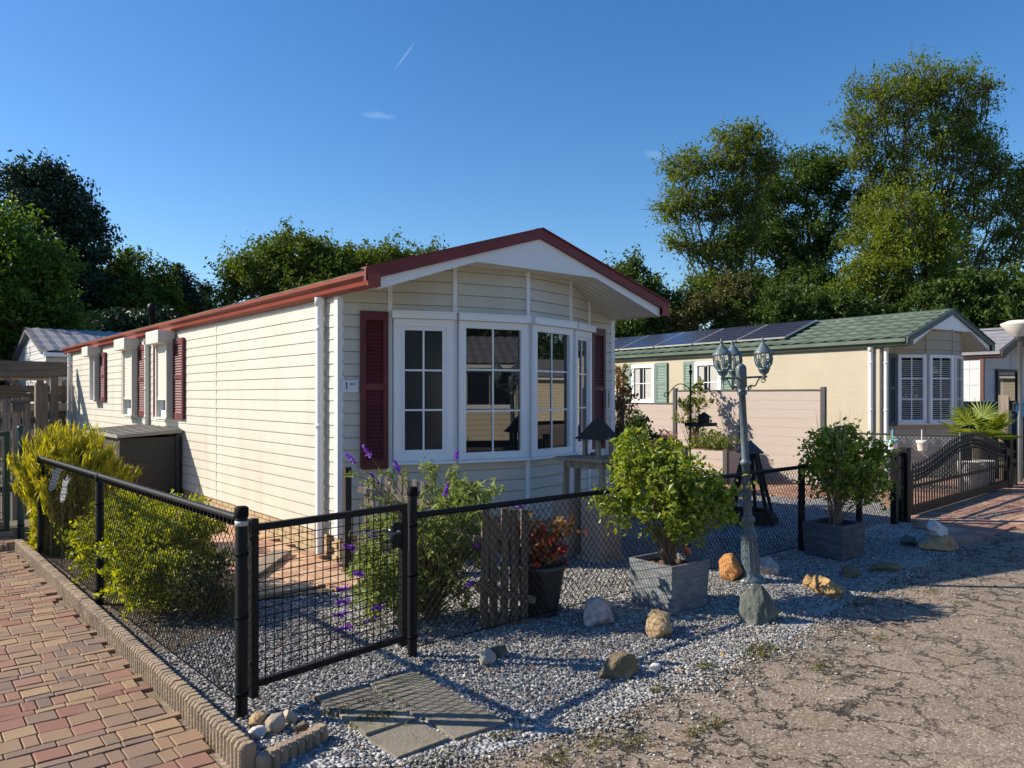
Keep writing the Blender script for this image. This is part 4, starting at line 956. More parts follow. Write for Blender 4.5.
# clay bird on planter rim
t = thing('clay_bird', 'small terracotta bird perched on the rim of the weathered slate planter', 'ornament', (PL1[0]+.19, PL1[1]-.02, .352), .3)
mb = MB(); mb.lathe([(0, -.06), (.022, -.045), (.030, 0), (.022, .04), (.010, .065), (0, .07)], (0, 0, 0), 12); b_ = mb.build('body', M['terracotta'], t); b_.rotation_euler = (0, R(-62), 0); b_.location = (0, 0, .035)
mb = MB(); mb.lathe([(0, -.016), (.013, -.010), (.018, 0), (.013, .010), (0, .016)], (-.058, 0, .075), 10); mb.lathe([(.005, 0), (0, .018)], (-.08, 0, .07), 6); mb.build('head', M['terracotta'], t)

# ---------------------------------------------------------------- rocks
def rock(name, lab, loc, size, m, seed, rz=0, sharp=.0, sink=.26, point=0):
    import bmesh
    from mathutils import noise
    bm = bmesh.new(); bmesh.ops.create_icosphere(bm, subdivisions=4, radius=1)
    rg = random.Random(seed); pl = []
    for i in range(15):
        n_ = Vector((rg.gauss(0, 1), rg.gauss(0, 1), rg.gauss(0, .8))).normalized(); pl.append((n_, rg.uniform(.5, .8)))
    off = Vector((seed*3.1, seed*1.7, 0))
    for v in bm.verts:
        p = v.co.copy()
        for n_, d in pl:
            e = p.dot(n_)-d
            if e > 0: p -= n_*e*.92
        p += p.normalized()*(noise.noise(p*1.7+off)*.09+noise.noise(p*5+off)*.06+noise.noise(p*13+off)*.025)
        if point: k = 1-point*max(0, (p.z+.6))/1.6; p.x *= max(k, .18); p.y *= max(k, .18)
        v.co = p
    zs_ = [v.co.z for v in bm.verts]; xs_ = [v.co.x for v in bm.verts]; ys_ = [v.co.y for v in bm.verts]
    for v in bm.verts:
        v.co = Vector((((v.co.x-min(xs_))/(max(xs_)-min(xs_))-.5)*size[0], ((v.co.y-min(ys_))/(max(ys_)-min(ys_))-.5)*size[1], (v.co.z-min(zs_))/(max(zs_)-min(zs_))*size[2]*(1+sink)-size[2]*sink))
    me = bpy.data.meshes.new(name); bm.to_mesh(me); bm.free(); me.materials.append(m)
    for p in me.polygons: p.use_smooth = seed % 2 == 0
    o = bpy.data.objects.new(name, me); COL.objects.link(o); o.location = (loc[0], loc[1], loc[2] if len(loc) > 2 else 0); o.rotation_euler = (0, 0, rz); return tag(o, lab, 'rock')
def rmat(n, a, b_, s=14, var=.25, bump=.8): return mat(n, a, .85, var, s, bump, 45, col2=b_, c2scale=s*.7)
M['r_pink'] = rmat('pinkish_granite', (.36, .30, .29), (.52, .49, .48), 22); M['r_tan'] = rmat('tan_sandstone', (.40, .28, .15), (.22, .17, .11)); M['r_dark'] = rmat('dark_brown_rock', (.13, .105, .06), (.20, .15, .09))
M['r_orange'] = rmat('orange_iron_stone', (.42, .20, .07), (.30, .13, .05), 18); M['r_green'] = rmat('green_grey_slate', (.085, .10, .088), (.14, .155, .125), 6); M['r_white'] = rmat('white_quartz', (.62, .60, .58), (.42, .37, .32), 12)
M['r_grey'] = rmat('grey_cobble', (.30, .30, .28), (.40, .38, .34), 10, .15, .3); M['r_wood'] = rmat('driftwood_stone', (.38, .24, .10), (.16, .10, .05), 16); M['r_beige'] = rmat('beige_cobble', (.42, .36, .28), (.33, .26, .18), 9, .12, .25)
def gp(px, py): return G(px, py)
rock('rock', 'pinkish grey boulder left of the weathered slate planter', gp(596, 623), (.28, .24, .19), M['r_pink'], 33, .4)
rock('rock', 'tan knobbly rock in front of the weathered slate planter', gp(658, 635), (.25, .18, .16), M['r_tan'], 6, .9)
rock('rock', 'dark brown flat rock nearest the asphalt edge', gp(619, 676), (.27, .15, .13), M['r_dark'], 7, -.3)
rock('rock', 'small grey white stone beside the dark brown flat rock', gp(656, 671), (.09, .06, .05), M['r_white'], 8, .3)
rock('rock', 'rough orange ironstone block left of the lamp foot', gp(731, 579), (.24, .22, .23), M['r_orange'], 12, .5)
rock('rock', 'pointed greenish slate boulder leaning against the lamp foot', (4.80, 3.10), (.27, .26, .265), M['r_green'], 13, .3, point=.62)
rock('rock', 'white and pink quartz rock right of the lamp foot', gp(768, 573), (.27, .22, .15), M['r_pink'], 35, .3)
rock('rock', 'tan driftwood shaped stone lying on the gravel edge', gp(827, 593), (.46, .16, .12), M['r_wood'], 17, R(62))
rock('rock', 'rounded tan knob at the left tip of the driftwood shaped stone', gp(810, 587), (.13, .12, .10), M['r_wood'], 4, .1)
rock('rock', 'flat dark green rock right in front of the dark slate planter', gp(851, 575), (.30, .16, .09), M['r_dark'], 19, .5)
rock('rock', 'second flat rock, further right of the dark slate planter', gp(884, 571), (.32, .14, .08), M['r_dark'], 21, -.6)
rock('rock', 'small flat green grey rock before the large white topped rock', gp(910, 545), (.26, .18, .10), M['r_green'], 23, .2)
rock('rock', 'large white topped rock beside the driveway', gp(938, 549), (.48, .30, .16), M['r_tan'], 25, -.5)
rock('rock', 'white quartz lump resting on the large rock beside the driveway', (*G(936, 548), .10), (.30, .22, .19), M['r_white'], 27, .2, sink=.0)
rock('cobble', 'white cobble in the kerb corner, left front one', gp(258, 737), (.085, .065, .05), M['r_white'], 2)
rock('cobble', 'flat tan cobble in the kerb corner touching the fence post', gp(257, 724), (.11, .07, .055), M['r_tan'], 6, .6)
rock('cobble', 'largest smooth cream cobble in the kerb corner', gp(275, 731), (.09, .09, .085), M['r_beige'], 10)
rock('cobble', 'round brown cobble behind the cream one in the kerb corner', gp(290, 723), (.08, .08, .07), M['r_beige'], 14)
rock('cobble', 'small olive cobble at the right end of the kerb corner', gp(303, 732), (.07, .06, .045), M['r_dark'], 16, .5)
rock('cobble', 'smooth grey cobble on the gravel right of the gate, front one', gp(487, 664), (.12, .10, .10), M['r_grey'], 12)
rock('cobble', 'smooth green grey cobble on the gravel right of the gate, rear one', gp(499, 656), (.13, .10, .08), M['r_green'], 18, .3)

# ---------------------------------------------------------------- lamp post
LB = G(751, 581)
lp = thing('lamp_post', 'blue grey cast lamp post with three caged lanterns', 'lamp post', (*LB, 0), 0)
lean = -.028
mb = MB(); mb.lathe([(.125, 0), (.125, .02), (.105, .035), (.085, .06), (.078, .10), (.072, .2), (.066, .30), (.06, .36), (.075, .375), (.078, .40), (.06, .42), (.048, .46), (.046, .50), (.058, .515), (.06, .54), (.044, .56)], (0, 0, 0), 20); mb.build('base', M['lamp_paint'], lp)
mb = MB()
for i in range(12): a = 2*math.pi*i/12; mb.bar((.074*math.cos(a), .074*math.sin(a), .08), (.058*math.cos(a), .058*math.sin(a), .35), .012)
mb.build('fluting', M['lamp_paint'], lp)
mb = MB(); mb.lathe([(.036, .55), (.034, 1.0), (.046, 1.005), (.048, 1.03), (.036, 1.04), (.032, 1.05), (.028, 1.60), (.040, 1.605), (.042, 1.63), (.030, 1.64), (.030, 1.66), (.044, 1.67), (.046, 1.83), (.04, 1.85), (.02, 1.87), (0, 1.875)], (0, 0, 0), 18)
for z in (.72, .86): mb.lathe([(.036, z-.006), (.040, z), (.036, z+.006)], (0, 0, 0), 16)
mb.build('pole', M['lamp_paint'], lp)
M['lampglass'] = bpy.data.materials.new('clear_lantern_glass'); M['lampglass'].use_nodes = True
_b = M['lampglass'].node_tree.nodes['Principled BSDF']; _b.inputs['Base Color'].default_value = (.82, .84, .82, 1); _b.inputs['Transmission Weight'].default_value = .93; _b.inputs['Roughness'].default_value = .06; _b.inputs['IOR'].default_value = 1.12
M['bulb'] = mat('white_bulb', (.8, .76, .6), .3, .03, 5)
def lantern(parent, x, y, z, k=.86):
    t = bpy.data.objects.new('lantern', None)
    mb = MB(); mb.lathe([(a*k, b*.93) for a, b in [(.012, 0), (.018, .015), (.014, .03), (.045, .055), (.05, .075), (.058, .08), (.058, .095), (.045, .10)]], (x, y, z), 14)
    mb.lathe([(a*k, b*.93) for a, b in [(.092, .225), (.096, .235), (.088, .25), (.048, .29), (.042, .30), (.02, .322), (.014, .335), (.020, .345), (.010, .36), (.012, .368), (0, .385)]], (x, y, z), 16)
    for i in range(8):
        a = 2*math.pi*i/8; mb.tube([(x+k*r_*math.cos(a), y+k*r_*math.sin(a), z+h*.93) for r_, h in ((.05, .095), (.078, .13), (.088, .175), (.084, .215), (.078, .235))], .0045, 5)
    o = mb.build('lantern', M['lamp_paint'], parent)
    mb = MB(); mb.lathe([(a*k, b*.93) for a, b in [(.046, .097), (.072, .13), (.082, .175), (.079, .215), (.074, .232)]], (x, y, z), 20); mb.build('glass_globe', M['lampglass'], o)
    mb = MB(); mb.lathe([(.012, .09), (.014, .13), (.022, .15), (.022, .19), (0, .20)], (x, y, z), 10); mb.build('bulb', M['bulb'], o)
for ang_, lab in ((15, None), (135, None), (255, None)):
    la, de = {15: (.185, -.04), 135: (-.185, -.10), 255: (-.016, .16)}[ang_]
    v = RT*la+FW*de; x, y = v.x, v.y
    lantern(lp, x, y, 1.735)
    mb = MB(); mb.tube([(x*.15, y*.15, 1.75), (x*1.12, y*1.12, 1.75)], .009, 8)
    pts = []
    for i in range(22):
        u = i/21; a = u*math.pi*1.0; r_ = .25+.62*u; pts.append((x*r_, y*r_, 1.63+.10*u**.7+.018*math.sin(u*9)))
    mb.tube(pts, .006, 6)
    for c_, zc, rr_ in ((.95, 1.715, .022), (.33, 1.66, .02)):
        mb.tube([(x*(c_+rr_*5*math.cos(a)*(1-a/16)), y*(c_+rr_*5*math.cos(a)*(1-a/16)), zc+rr_*math.sin(a)*(1-a/16)) for a in np.linspace(0, 8, 16)], .004, 5)
    mb.build('arm', M['lamp_paint'], lp)
lp.rotation_euler = Matrix.Rotation(R(-2.7), 4, FW).to_euler()

# ---------------------------------------------------------------- bird feeder pole, bird table, obelisk
FPp = G(689, 553)
t = thing('feeder_pole', 'thin black bird feeder pole with curled hooks and small tray', 'bird feeder', (*FPp, 0))
mb = MB(); mb.tube([(0, 0, 0), (.02, -.005, 1.82)], .009, 8); mb.lathe([(.009, 1.8), (.02, 1.84), (.006, 1.86), (.014, 1.885), (0, 1.92)], (.02, -.005, 0), 8); mb.build('pole', M['black'], t)
for s_ in (-1, 1):
    mb = MB(); pts = [(.02+s_*.19*u, -s_*.15*u, 1.66+.09*math.sin(u*math.pi)-.08*u) for u in np.linspace(0, 1, 10)]; e = Vector(pts[-1])
    pts += [tuple(e+Vector((s_*.02*math.sin(a), -s_*.016*math.sin(a), .022*(1-math.cos(a))))) for a in np.linspace(.5, 5, 8)]
    mb.tube(pts, .005, 6); mb.build('hook', M['black'], t)
mb = MB(); mb.box(-.02, .22, -.18, .04, 1.285, 1.30); mb.box(-.02, .22, -.18, -.17, 1.30, 1.32); mb.box(-.02, .22, .03, .04, 1.30, 1.32); mb.build('tray', M['black'], t)
mb = MB(); mb.box(.10, .18, -.12, -.04, 1.30, 1.37); mb.add([(.08, -.14, 1.37), (.20, -.14, 1.37), (.20, -.02, 1.37), (.08, -.02, 1.37), (.14, -.08, 1.43)], [(3, 2, 1, 0), (0, 1, 4), (1, 2, 4), (2, 3, 4), (3, 0, 4)]); mb.build('feeder_house', M['black'], t)
BT = (5.24, 5.14)
t = thing('bird_table', 'wooden table with a small roofed bird house on stone pillars by the bay window', 'bird table', (*BT, 0))
mb = MB(); mb.box(.05, .33, -.04, .24, .04, .60); mb.build('pillar', M['pillar'], t, bevel=.006)
mb = MB(); mb.box(-.05, .22, .32, .54, .0, .60); mb.build('pillar', M['pillar'], t, bevel=.006)
mb = MB(); mb.box(.02, .36, -.06, .27, 0, .04); mb.build('foot_slab', M['r_beige'], t)
for x, y in ((.09, -.01), (-.02, .38), (.28, .02), (.18, .42)): mb = MB(); mb.box(x, x+.045, y, y+.045, .60, .94); mb.build('leg', M['greywood'], t)
mb = MB(); mb.bar((.11, .01, .92), (.0, .41, .92), .03, .07); mb.bar((.0, .40, .92), (.2, .44, .92), .03, .07); mb.bar((.11, .01, .92), (.30, .04, .92), .03, .07); mb.build('apron', M['greywood'], t)
mb = MB(); mb.hexa([(.03, -.07, .955), (.37, -.04, .955), (.26, .52, .955), (-.07, .48, .955), (.03, -.07, .99), (.37, -.04, .99), (.26, .52, .99), (-.07, .48, .99)]); mb.build('table_top', M['greywood'], t)
cx, cy = .19, .14; bh = MB()
for dx, dy in ((-.09, -.09), (.09, -.09), (-.09, .09), (.09, .09)): bh.box(cx+dx-.018, cx+dx+.018, cy+dy-.018, cy+dy+.018, .99, 1.18)
bh.box(cx-.12, cx+.12, cy-.12, cy+.12, .99, 1.01); b_ = bh.build('bird_house', M['greywood'], t)
mb = MB(); r0 = .22; pts = []
for (r_, z) in ((.165, 1.17), (.10, 1.25), (.045, 1.34), (.0, 1.385)):
    pts += [(cx-r_, cy-r_, z), (cx+r_, cy-r_, z), (cx+r_, cy+r_, z), (cx-r_, cy+r_, z)]
mb.add(pts, [(3, 2, 1, 0)]+[(l*4+j, l*4+(j+1) % 4, l*4+4+(j+1) % 4, l*4+4+j) for l in range(3) for j in range(4)])
mb.build('roof', M['darkwood'], b_)
mb = MB(); mb.lathe([(.025, .99), (.025, 1.07), (.02, 1.075)], (cx+.04, cy-.03, 0), 10); mb.lathe([(.025, .99), (.025, 1.07), (.02, 1.075)], (cx+.11, cy-.09, 0), 10); mb.build('jar', M['plate'], t)
OB = G(756, 525)
t = thing('wooden_obelisk', 'dark slatted wooden pyramid with little roof behind the front fence', 'garden ornament', (OB[0]+.10, OB[1]+.15, 0), R(20))
for i in range(3):
    r_ = .34-.035*i; z = .02+.05*i
    for k in range(6):
        a = math.pi*k/3; b2 = math.pi*(k+1)/3; mb = MB(); mb.bar((r_*math.cos(a), r_*math.sin(a), z+.02), (r_*math.cos(b2), r_*math.sin(b2), z+.02), .05, .045); mb.build('base_log', M['darkwood'], t)
for k in range(6):
    a = math.pi*k/3; mb = MB(); mb.bar((.27*math.cos(a), .27*math.sin(a), .14), (.09*math.cos(a), .09*math.sin(a), .86), .035, .035); mb.build('leg', M['darkwood'], t)
mb = MB(); mb.lathe([(.085, .80), (.085, .87)], (0, 0, 0), 6, False); mb.build('collar', M['darkwood'], t)
mb = MB(); mb.lathe([(.17, .87), (.17, .885), (0, 1.04)], (0, 0, 0), 4, False); mb.build('roof', M['anthracite'], t)

# ---------------------------------------------------------------- pink composite fence + planter box
PFx = 12.5
t = thing('composite_fence', 'pinkish composite panel fence with dark posts before the pale yellow home', 'fence', (12.5, 6.8, 0))
def panel(y0, y1, h, x=0):
    mb = MB(); n = int(h/.16)
    for i in range(n): z = .05+i*(h-.1)/n; mb.box(x-.012, x+.012, y0+.03, y1-.03, z, z+(h-.1)/n-.004)
    mb.box(x-.009, x+.009, y0+.03, y1-.03, .05, h-.05); mb.build('panel', M['pink'], t)
    mb = MB(); mb.box(x-.02, x+.02, y0+.03, y1-.03, h-.05, h-.02); mb.build('cap_rail', M['anthracite'], t)
def fpost(y, h, x=0): mb = MB(); mb.box(x-.035, x+.035, y-.04, y+.04, 0, h); mb.build('post', M['anthracite'], t)
panel(0, 1.62, 1.72); panel(1.62, 3.18, 1.72); panel(3.18, 4.9, 1.46); panel(4.9, 6.6, 1.46)
for y, h in ((0, 1.74), (1.62, 1.73), (3.18, 1.74), (4.9, 1.47), (6.6, 1.47)): fpost(y, h)
BXp = P(726, 13.6)
t = thing('raised_planter', 'pink composite raised planter box with dark corner posts before the pink fence', 'planter', (*BXp, 0))
mb = MB()
for i in range(4): mb.box(.0, .75, 0, .9, .02+i*.145, .02+i*.145+.14)
mb.box(.006, .744, .006, .894, .02, .60); mb.build('side_panel', M['pink'], t)
for x, y in ((0, 0), (.75, 0), (0, .9), (.75, .9)): mb = MB(); mb.box(x-.04, x+.04, y-.04, y+.04, 0, .64); mb.build('corner_post', M['anthracite'], t)
mb = MB(); mb.box(.03, .72, .03, .87, .60, .61); mb.build('soil', M['soil'], t)

# ---------------------------------------------------------------- right hand side: street lamp, wooden post, car, white pots
SL = P(1020, 14)
t = thing('street_lamp', 'grey street lamp with a wide white conical head at the right edge', 'street lamp', (*SL, 0))
mb = MB(); mb.lathe([(.05, 0), (.045, 1.2), (.035, 1.25), (.033, 2.72), (.05, 2.74)], (0, 0, 0), 14); mb.build('pole', M['steel'], t)
mb = MB(); mb.lathe([(.10, 2.66), (.14, 2.70), (.31, 2.88), (.31, 2.90), (.18, 2.955), (0, 2.97)], (0, 0, 0), 28); mb.build('lamp_head', M['rollerbox'], t)
mb = MB(); mb.lathe([(.08, 2.60), (.10, 2.66)], (0, 0, 0), 14); mb.build('neck', M['anthracite'], t)
WP = P(1005, 13.6)
t = thing('wooden_post', 'thick weathered post with a little bird house behind the sliding gate', 'post', (*WP, 0))
mb = MB(); mb.hexa([(-.08, -.08, 0), (.08, -.08, 0), (.08, .08, 0), (-.08, .08, 0), (-.08, -.08, 1.60), (.08, -.08, 1.46), (.08, .08, 1.46), (-.08, .08, 1.60)]); mb.build('timber', M['greywood'], t)
mb = MB(); mb.box(-.03, .05, -.15, -.08, 1.34, 1.44); mb.add([(-.05, -.17, 1.44), (.07, -.17, 1.44), (.07, -.08, 1.44), (-.05, -.08, 1.44), (.01, -.17, 1.50), (.01, -.08, 1.50)], [(0, 1, 4), (1, 2, 5, 4), (2, 3, 5), (3, 0, 4, 5), (3, 2, 1, 0)]); mb.build('bird_house', M['darkwood'], t)
# car
M['carpaint'] = mat('navy_car_paint', (.02, .035, .07), .25, .05, 2, coat=.6); M['carglass'] = glass_dark('car_glass', (.05, .09, .09), 1.8, .02)
M['tyre'] = mat('tyre', (.015, .015, .016), .8, .1, 20)
def car(lab, loc, rz):
    t = thing('parked_car', lab, 'car', (*loc, 0), rz)
    body = [(-2.05, .35), (-2.1, .62), (-2.0, .80), (-1.0, .93), (.0, .98), (1.3, .97), (1.95, .95), (2.1, .8), (2.1, .4), (1.9, .25), (-1.9, .25)]
    mb = MB(); hw = .86
    def sec(k): return [(x, z) for x, z in body]
    n = len(body); V = []
    for y, s_ in ((-hw, .97), (-hw+.06, 1.0), (hw-.06, 1.0), (hw, .97)):
        for x, z in body: V.append((x*s_, y, .3+(z-.3)*(.94 if abs(y) > hw-.01 else 1)))
    F = [(tuple(range(n)))[::-1], tuple(range(3*n, 4*n))]
    for l in range(3):
        for i in range(n): F.append((l*n+i, l*n+(i+1) % n, (l+1)*n+(i+1) % n, (l+1)*n+i))
    mb.add(V, F); mb.build('body', M['carpaint'], t, bevel=.02)
    def loft(pb, pt, m, nm):
        mb = MB(); V = [(pb[0], -.78, .93), (pb[1], -.78, .93), (pb[1], .78, .93), (pb[0], .78, .93), (pt[0], -.62, pt[2]), (pt[1], -.62, pt[2]), (pt[1], .62, pt[2]), (pt[0], .62, pt[2])]; mb.hexa(V); return mb.build(nm, m, t, bevel=.03)
    loft((-1.1, 1.9), (-.35, 1.45, 1.40), M['carglass'], 'windows')
    mb = MB(); mb.hexa([(-.38, -.65, 1.395), (1.48, -.65, 1.395), (1.48, .65, 1.395), (-.38, .65, 1.395), (-.25, -.58, 1.46), (1.35, -.58, 1.46), (1.35, .58, 1.46), (-.25, .58, 1.46)]); mb.build('roof', M['carpaint'], t, bevel=.02)
    for s_ in (-1, 1):
        mb = MB(); mb.bar((-1.12, s_*.785, .94), (-.37, s_*.63, 1.41), .05); mb.bar((.45, s_*.80, .94), (.5, s_*.64, 1.41), .05); mb.bar((1.9, s_*.785, .94), (1.46, s_*.63, 1.41), .07); mb.build('pillar', M['carpaint'], t)
        mb = MB(); mb.box(-.95, -.80, s_*.88-.08, s_*.88+.08, .93, 1.06); mb.build('wing_mirror', M['carpaint'], t, bevel=.02)
        mb = MB(); mb.box(-2.06, -1.98, s_*.62-.15, s_*.62+.15, .62, .74); mb.build('headlight', M['lampglass'], t, bevel=.01)
        for x in (-1.3, 1.35):
            mb = MB(); mb.tube([(x, s_*.70, .32), (x, s_*.88, .32)], .32, 24); w_ = mb.build('wheel', M['tyre'], t)
            mb = MB(); mb.tube([(x, s_*.885, .32), (x, s_*.89, .32)], .2, 14); mb.build('rim', M['alu'], w_)
    return t
car('dark navy car parked in front of the white panelled home', (19.1, 6.3), R(82))
for px, tt, h, r_, lab in ((969, 12.6, .5, .17, 'tall white plant tub behind the sliding gate, left one'), (984, 12.8, .5, .17, 'tall white plant tub behind the sliding gate, right one')):
    mb = MB(); mb.lathe([(r_*.8, 0), (r_, h), (r_+.01, h+.01), (r_-.02, h+.01), (r_-.03, h-.06), (0, h-.06)], (0, 0, 0), 20); o = mb.build('plant_tub', M['white']); o.location = (*P(px, tt), 0); tag(o, lab, 'plant tub', 'white tubs behind the sliding gate')
# white cut-out garden birds behind left fence
def cutout(px, t_, z0, lab, flip, rot):
    t = thing('garden_ornament', lab, 'ornament', (*P(px, t_), 0), rot)
    out = [(0, 0), (.05, .03), (.07, .10), (.05, .15), (.11, .24), (.05, .21), (.03, .26), (.0, .20), (-.06, .22), (-.03, .15), (-.05, .08), (-.04, .02)]
    mb = MB(); mb.prism([(x*flip*.62+z*.22, z) for x, z in out], lambda x, z: (x, -.006, z0+z), lambda x, z: (x, .006, z0+z)); mb.build('bird_shape', M['white'], t)
    mb = MB(); mb.tube([(0, 0, 0), (0, 0, z0+.02)], .004, 6); mb.build('stick', M['steel'], t)
cutout(62, 6.98, .62, 'white cut out bird on a stick in front of the yellow shrub, nearer one', 1, -1.1)
cutout(51, 7.33, .68, 'white cut out bird on a stick close behind the left fence, farther one', 1, -.5)
# ---------------------------------------------------------------- foliage
def leaves(name, C, size, m, parent=None, asp=.5, up=.5, fold=.18, seed=0, sizevar=.5, dirs=None, midx=None):
    rng = np.random.default_rng(seed); n = len(C); C = np.asarray(C)
    a = rng.normal(size=(n, 3)) if dirs is None else dirs+rng.normal(size=(n, 3))*.35
    a /= np.linalg.norm(a, axis=1)[:, None]
    nn = rng.normal(size=(n, 3)); nn[:, 2] += up*2; nn -= a*(nn*a).sum(1)[:, None]; nn /= np.linalg.norm(nn, axis=1)[:, None]
    b = np.cross(nn, a); s = (size*(1+rng.uniform(-sizevar, sizevar, n)))[:, None]
    V = np.stack([C-a*s*.5, C+b*s*asp*.5+nn*s*fold*.5-a*s*.05, C+a*s*.5-nn*s*.08, C-b*s*asp*.5+nn*s*fold*.5-a*s*.05], 1)
    o = 4*np.arange(n)[:, None]; F = np.stack([o+np.array([0, 1, 2]), o+np.array([0, 2, 3])], 1)
    return npmesh(name, V.reshape(-1, 3), F.reshape(-1, 3), 3, m, parent, attr=np.repeat(rng.random(n), 2))
L = {}
L['oak'] = leafmat('oak_leaves', (.035, .07, .010), (.13, .18, .022)); L['dark'] = leafmat('dark_conifer_leaves', (.008, .026, .014), (.03, .06, .026), .15)
L['willow'] = leafmat('willow_leaves', (.035, .09, .012), (.12, .20, .022), .35); L['ash'] = leafmat('ash_leaves', (.05, .095, .014), (.165, .205, .03), .45); L['ashbrown'] = leafmat('turning_leaves', (.05, .07, .018), (.13, .12, .03), .3)
L['lime'] = leafmat('lime_leaves', (.065, .115, .012), (.20, .24, .028), .45); L['mid'] = leafmat('mid_green_leaves', (.025, .06, .012), (.085, .14, .022), .35)
L['bush'] = leafmat('shiny_bush_leaves', (.09, .15, .02), (.30, .36, .06), .4, .30, (.55, .52, .14)); L['bushy'] = leafmat('bush_leaves', (.06, .11, .02), (.22, .24, .05), .35, .45)
L['yellow'] = leafmat('yellow_blades', (.27, .29, .03), (.60, .57, .09), .4); L['hedge'] = leafmat('low_shrub_leaves', (.12, .19, .022), (.42, .42, .06), .45); L['darkhedge'] = leafmat('cotoneaster_leaves', (.03, .06, .015), (.12, .12, .025), .25)
L['budd'] = leafmat('buddleia_leaves', (.09, .14, .035), (.27, .32, .10), .4); L['purple'] = leafmat('purple_florets', (.22, .07, .45), (.42, .16, .68), .25); L['red'] = leafmat('red_leaves', (.25, .012, .02), (.40, .10, .03), .3)
L['palm'] = leafmat('palm_leaves', (.10, .16, .02), (.28, .32, .05), .35); L['rust'] = leafmat('rust_leaves', (.14, .09, .03), (.30, .17, .05), .3); L['pinkfl'] = leafmat('pink_florets', (.45, .2, .2), (.6, .35, .3), .3)
def branch(mb, p, q, r0, r1, rg, bend=.08, k=5, n=6):
    p = Vector(p); q = Vector(q); d = (q-p).length; pts = []; rad = []
    o = Vector((rg.uniform(-1, 1), rg.uniform(-1, 1), rg.uniform(-.2, .6)))*d*bend
    for i in range(k+1):
        u = i/k; pts.append(p+(q-p)*u+o*math.sin(u*math.pi)+Vector((rg.uniform(-1, 1), rg.uniform(-1, 1), rg.uniform(-1, 1)))*d*.015*(0 < i < k)); rad.append(r0+(r1-r0)*u)
    mb.tube(pts, rad, n, cap=False); return pts
def crown(lobes, ncl, cr, nleaf, rng, shell=.55, flat=.75, spray=0):
    """cluster centres in the lobes and leaf positions round them"""
    vol = np.array([l[3]*l[4]*l[5] for l in lobes])**.7; vol /= vol.sum(); cl = []; li = []
    for i, l in enumerate(lobes):
        k = max(2, int(round(ncl*vol[i]))); d = rng.normal(size=(k, 3)); d /= np.linalg.norm(d, axis=1)[:, None]; r_ = rng.uniform(shell**3, 1, k)**(1/3)
        cl.append(np.array(l[:3])+d*r_[:, None]*np.array(l[3:6])); li += [i]*k
    cl = np.vstack(cl); per = rng.integers(0, len(cl), nleaf)
    if spray:
        K = spray; dd = rng.normal(size=(len(cl), K, 3)); dd[:, :, 2] = dd[:, :, 2]*flat*.8+.15; dd /= np.linalg.norm(dd, axis=2)[:, :, None]; dd *= rng.uniform(.5, 1.3, (len(cl), K, 1))
        u = rng.random(nleaf)**.8; g = dd[per, rng.integers(0, K, nleaf)]*u[:, None]*cr+rng.normal(size=(nleaf, 3))*cr*.13; g[:, 2] -= .12*cr*u*u
    else:
        g = rng.normal(size=(nleaf, 3)); gl = np.linalg.norm(g, axis=1)[:, None]; g *= np.minimum(1, 1.7/gl); g *= cr*rng.uniform(.6, 1.25, len(cl))[per][:, None]*.55; g[:, 2] *= flat
    return cl, np.array(li), cl[per]+g
def grow(mb, start, r, pts, rg, rng, depth=0, rmin=.012, pull=.42):
    """limbs that fork again and again until each ends in one leaf cluster"""
    n = len(pts); start = Vector(start)
    if n == 1:
        e = Vector(pts[0]); branch(mb, start, e, max(r, rmin), rmin*.5, rg, .07, 3, 4)
        for _ in range(2): branch(mb, start+(e-start)*.6, e+Vector((rg.gauss(0, .3), rg.gauss(0, .3), rg.gauss(.1, .3))), rmin*.7, rmin*.35, rg, .1, 2, 3)
        return
    k = 2 if n < 6 or depth else min(4, n)
    c = pts[rng.choice(n, k, replace=False)]
    for _ in range(5):
        lab = np.argmin(((pts[:, None]-c[None])**2*np.array([1, 1, .8])).sum(2), 1)
        c = np.array([pts[lab == j].mean(0) if (lab == j).any() else c[j] for j in range(k)])
    for j in range(k):
        q = pts[lab == j]
        if not len(q): continue
        cj = Vector(c[j]); node = start+(cj-start)*(pull if len(q) > 1 else .9)
        if len(q) > 1: node.z -= abs((cj-start).z)*.02; 
        rr = max(rmin, r*(len(q)/n)**.48)
        if len(q) == 1: grow(mb, start, rr, q, rg, rng, depth+1, rmin, pull)
        elif len(q) == n: branch(mb, start, cj, rr, rr*.6, rg); [branch(mb, cj, Vector(p), rmin, rmin*.5, rg, .1, 2, 3) for p in q]
        else: branch(mb, start, node, rr, rr*.86, rg, .06, 4, 7 if depth < 3 else 4); grow(mb, node, rr*.86, q, rg, rng, depth+1, rmin, pull)
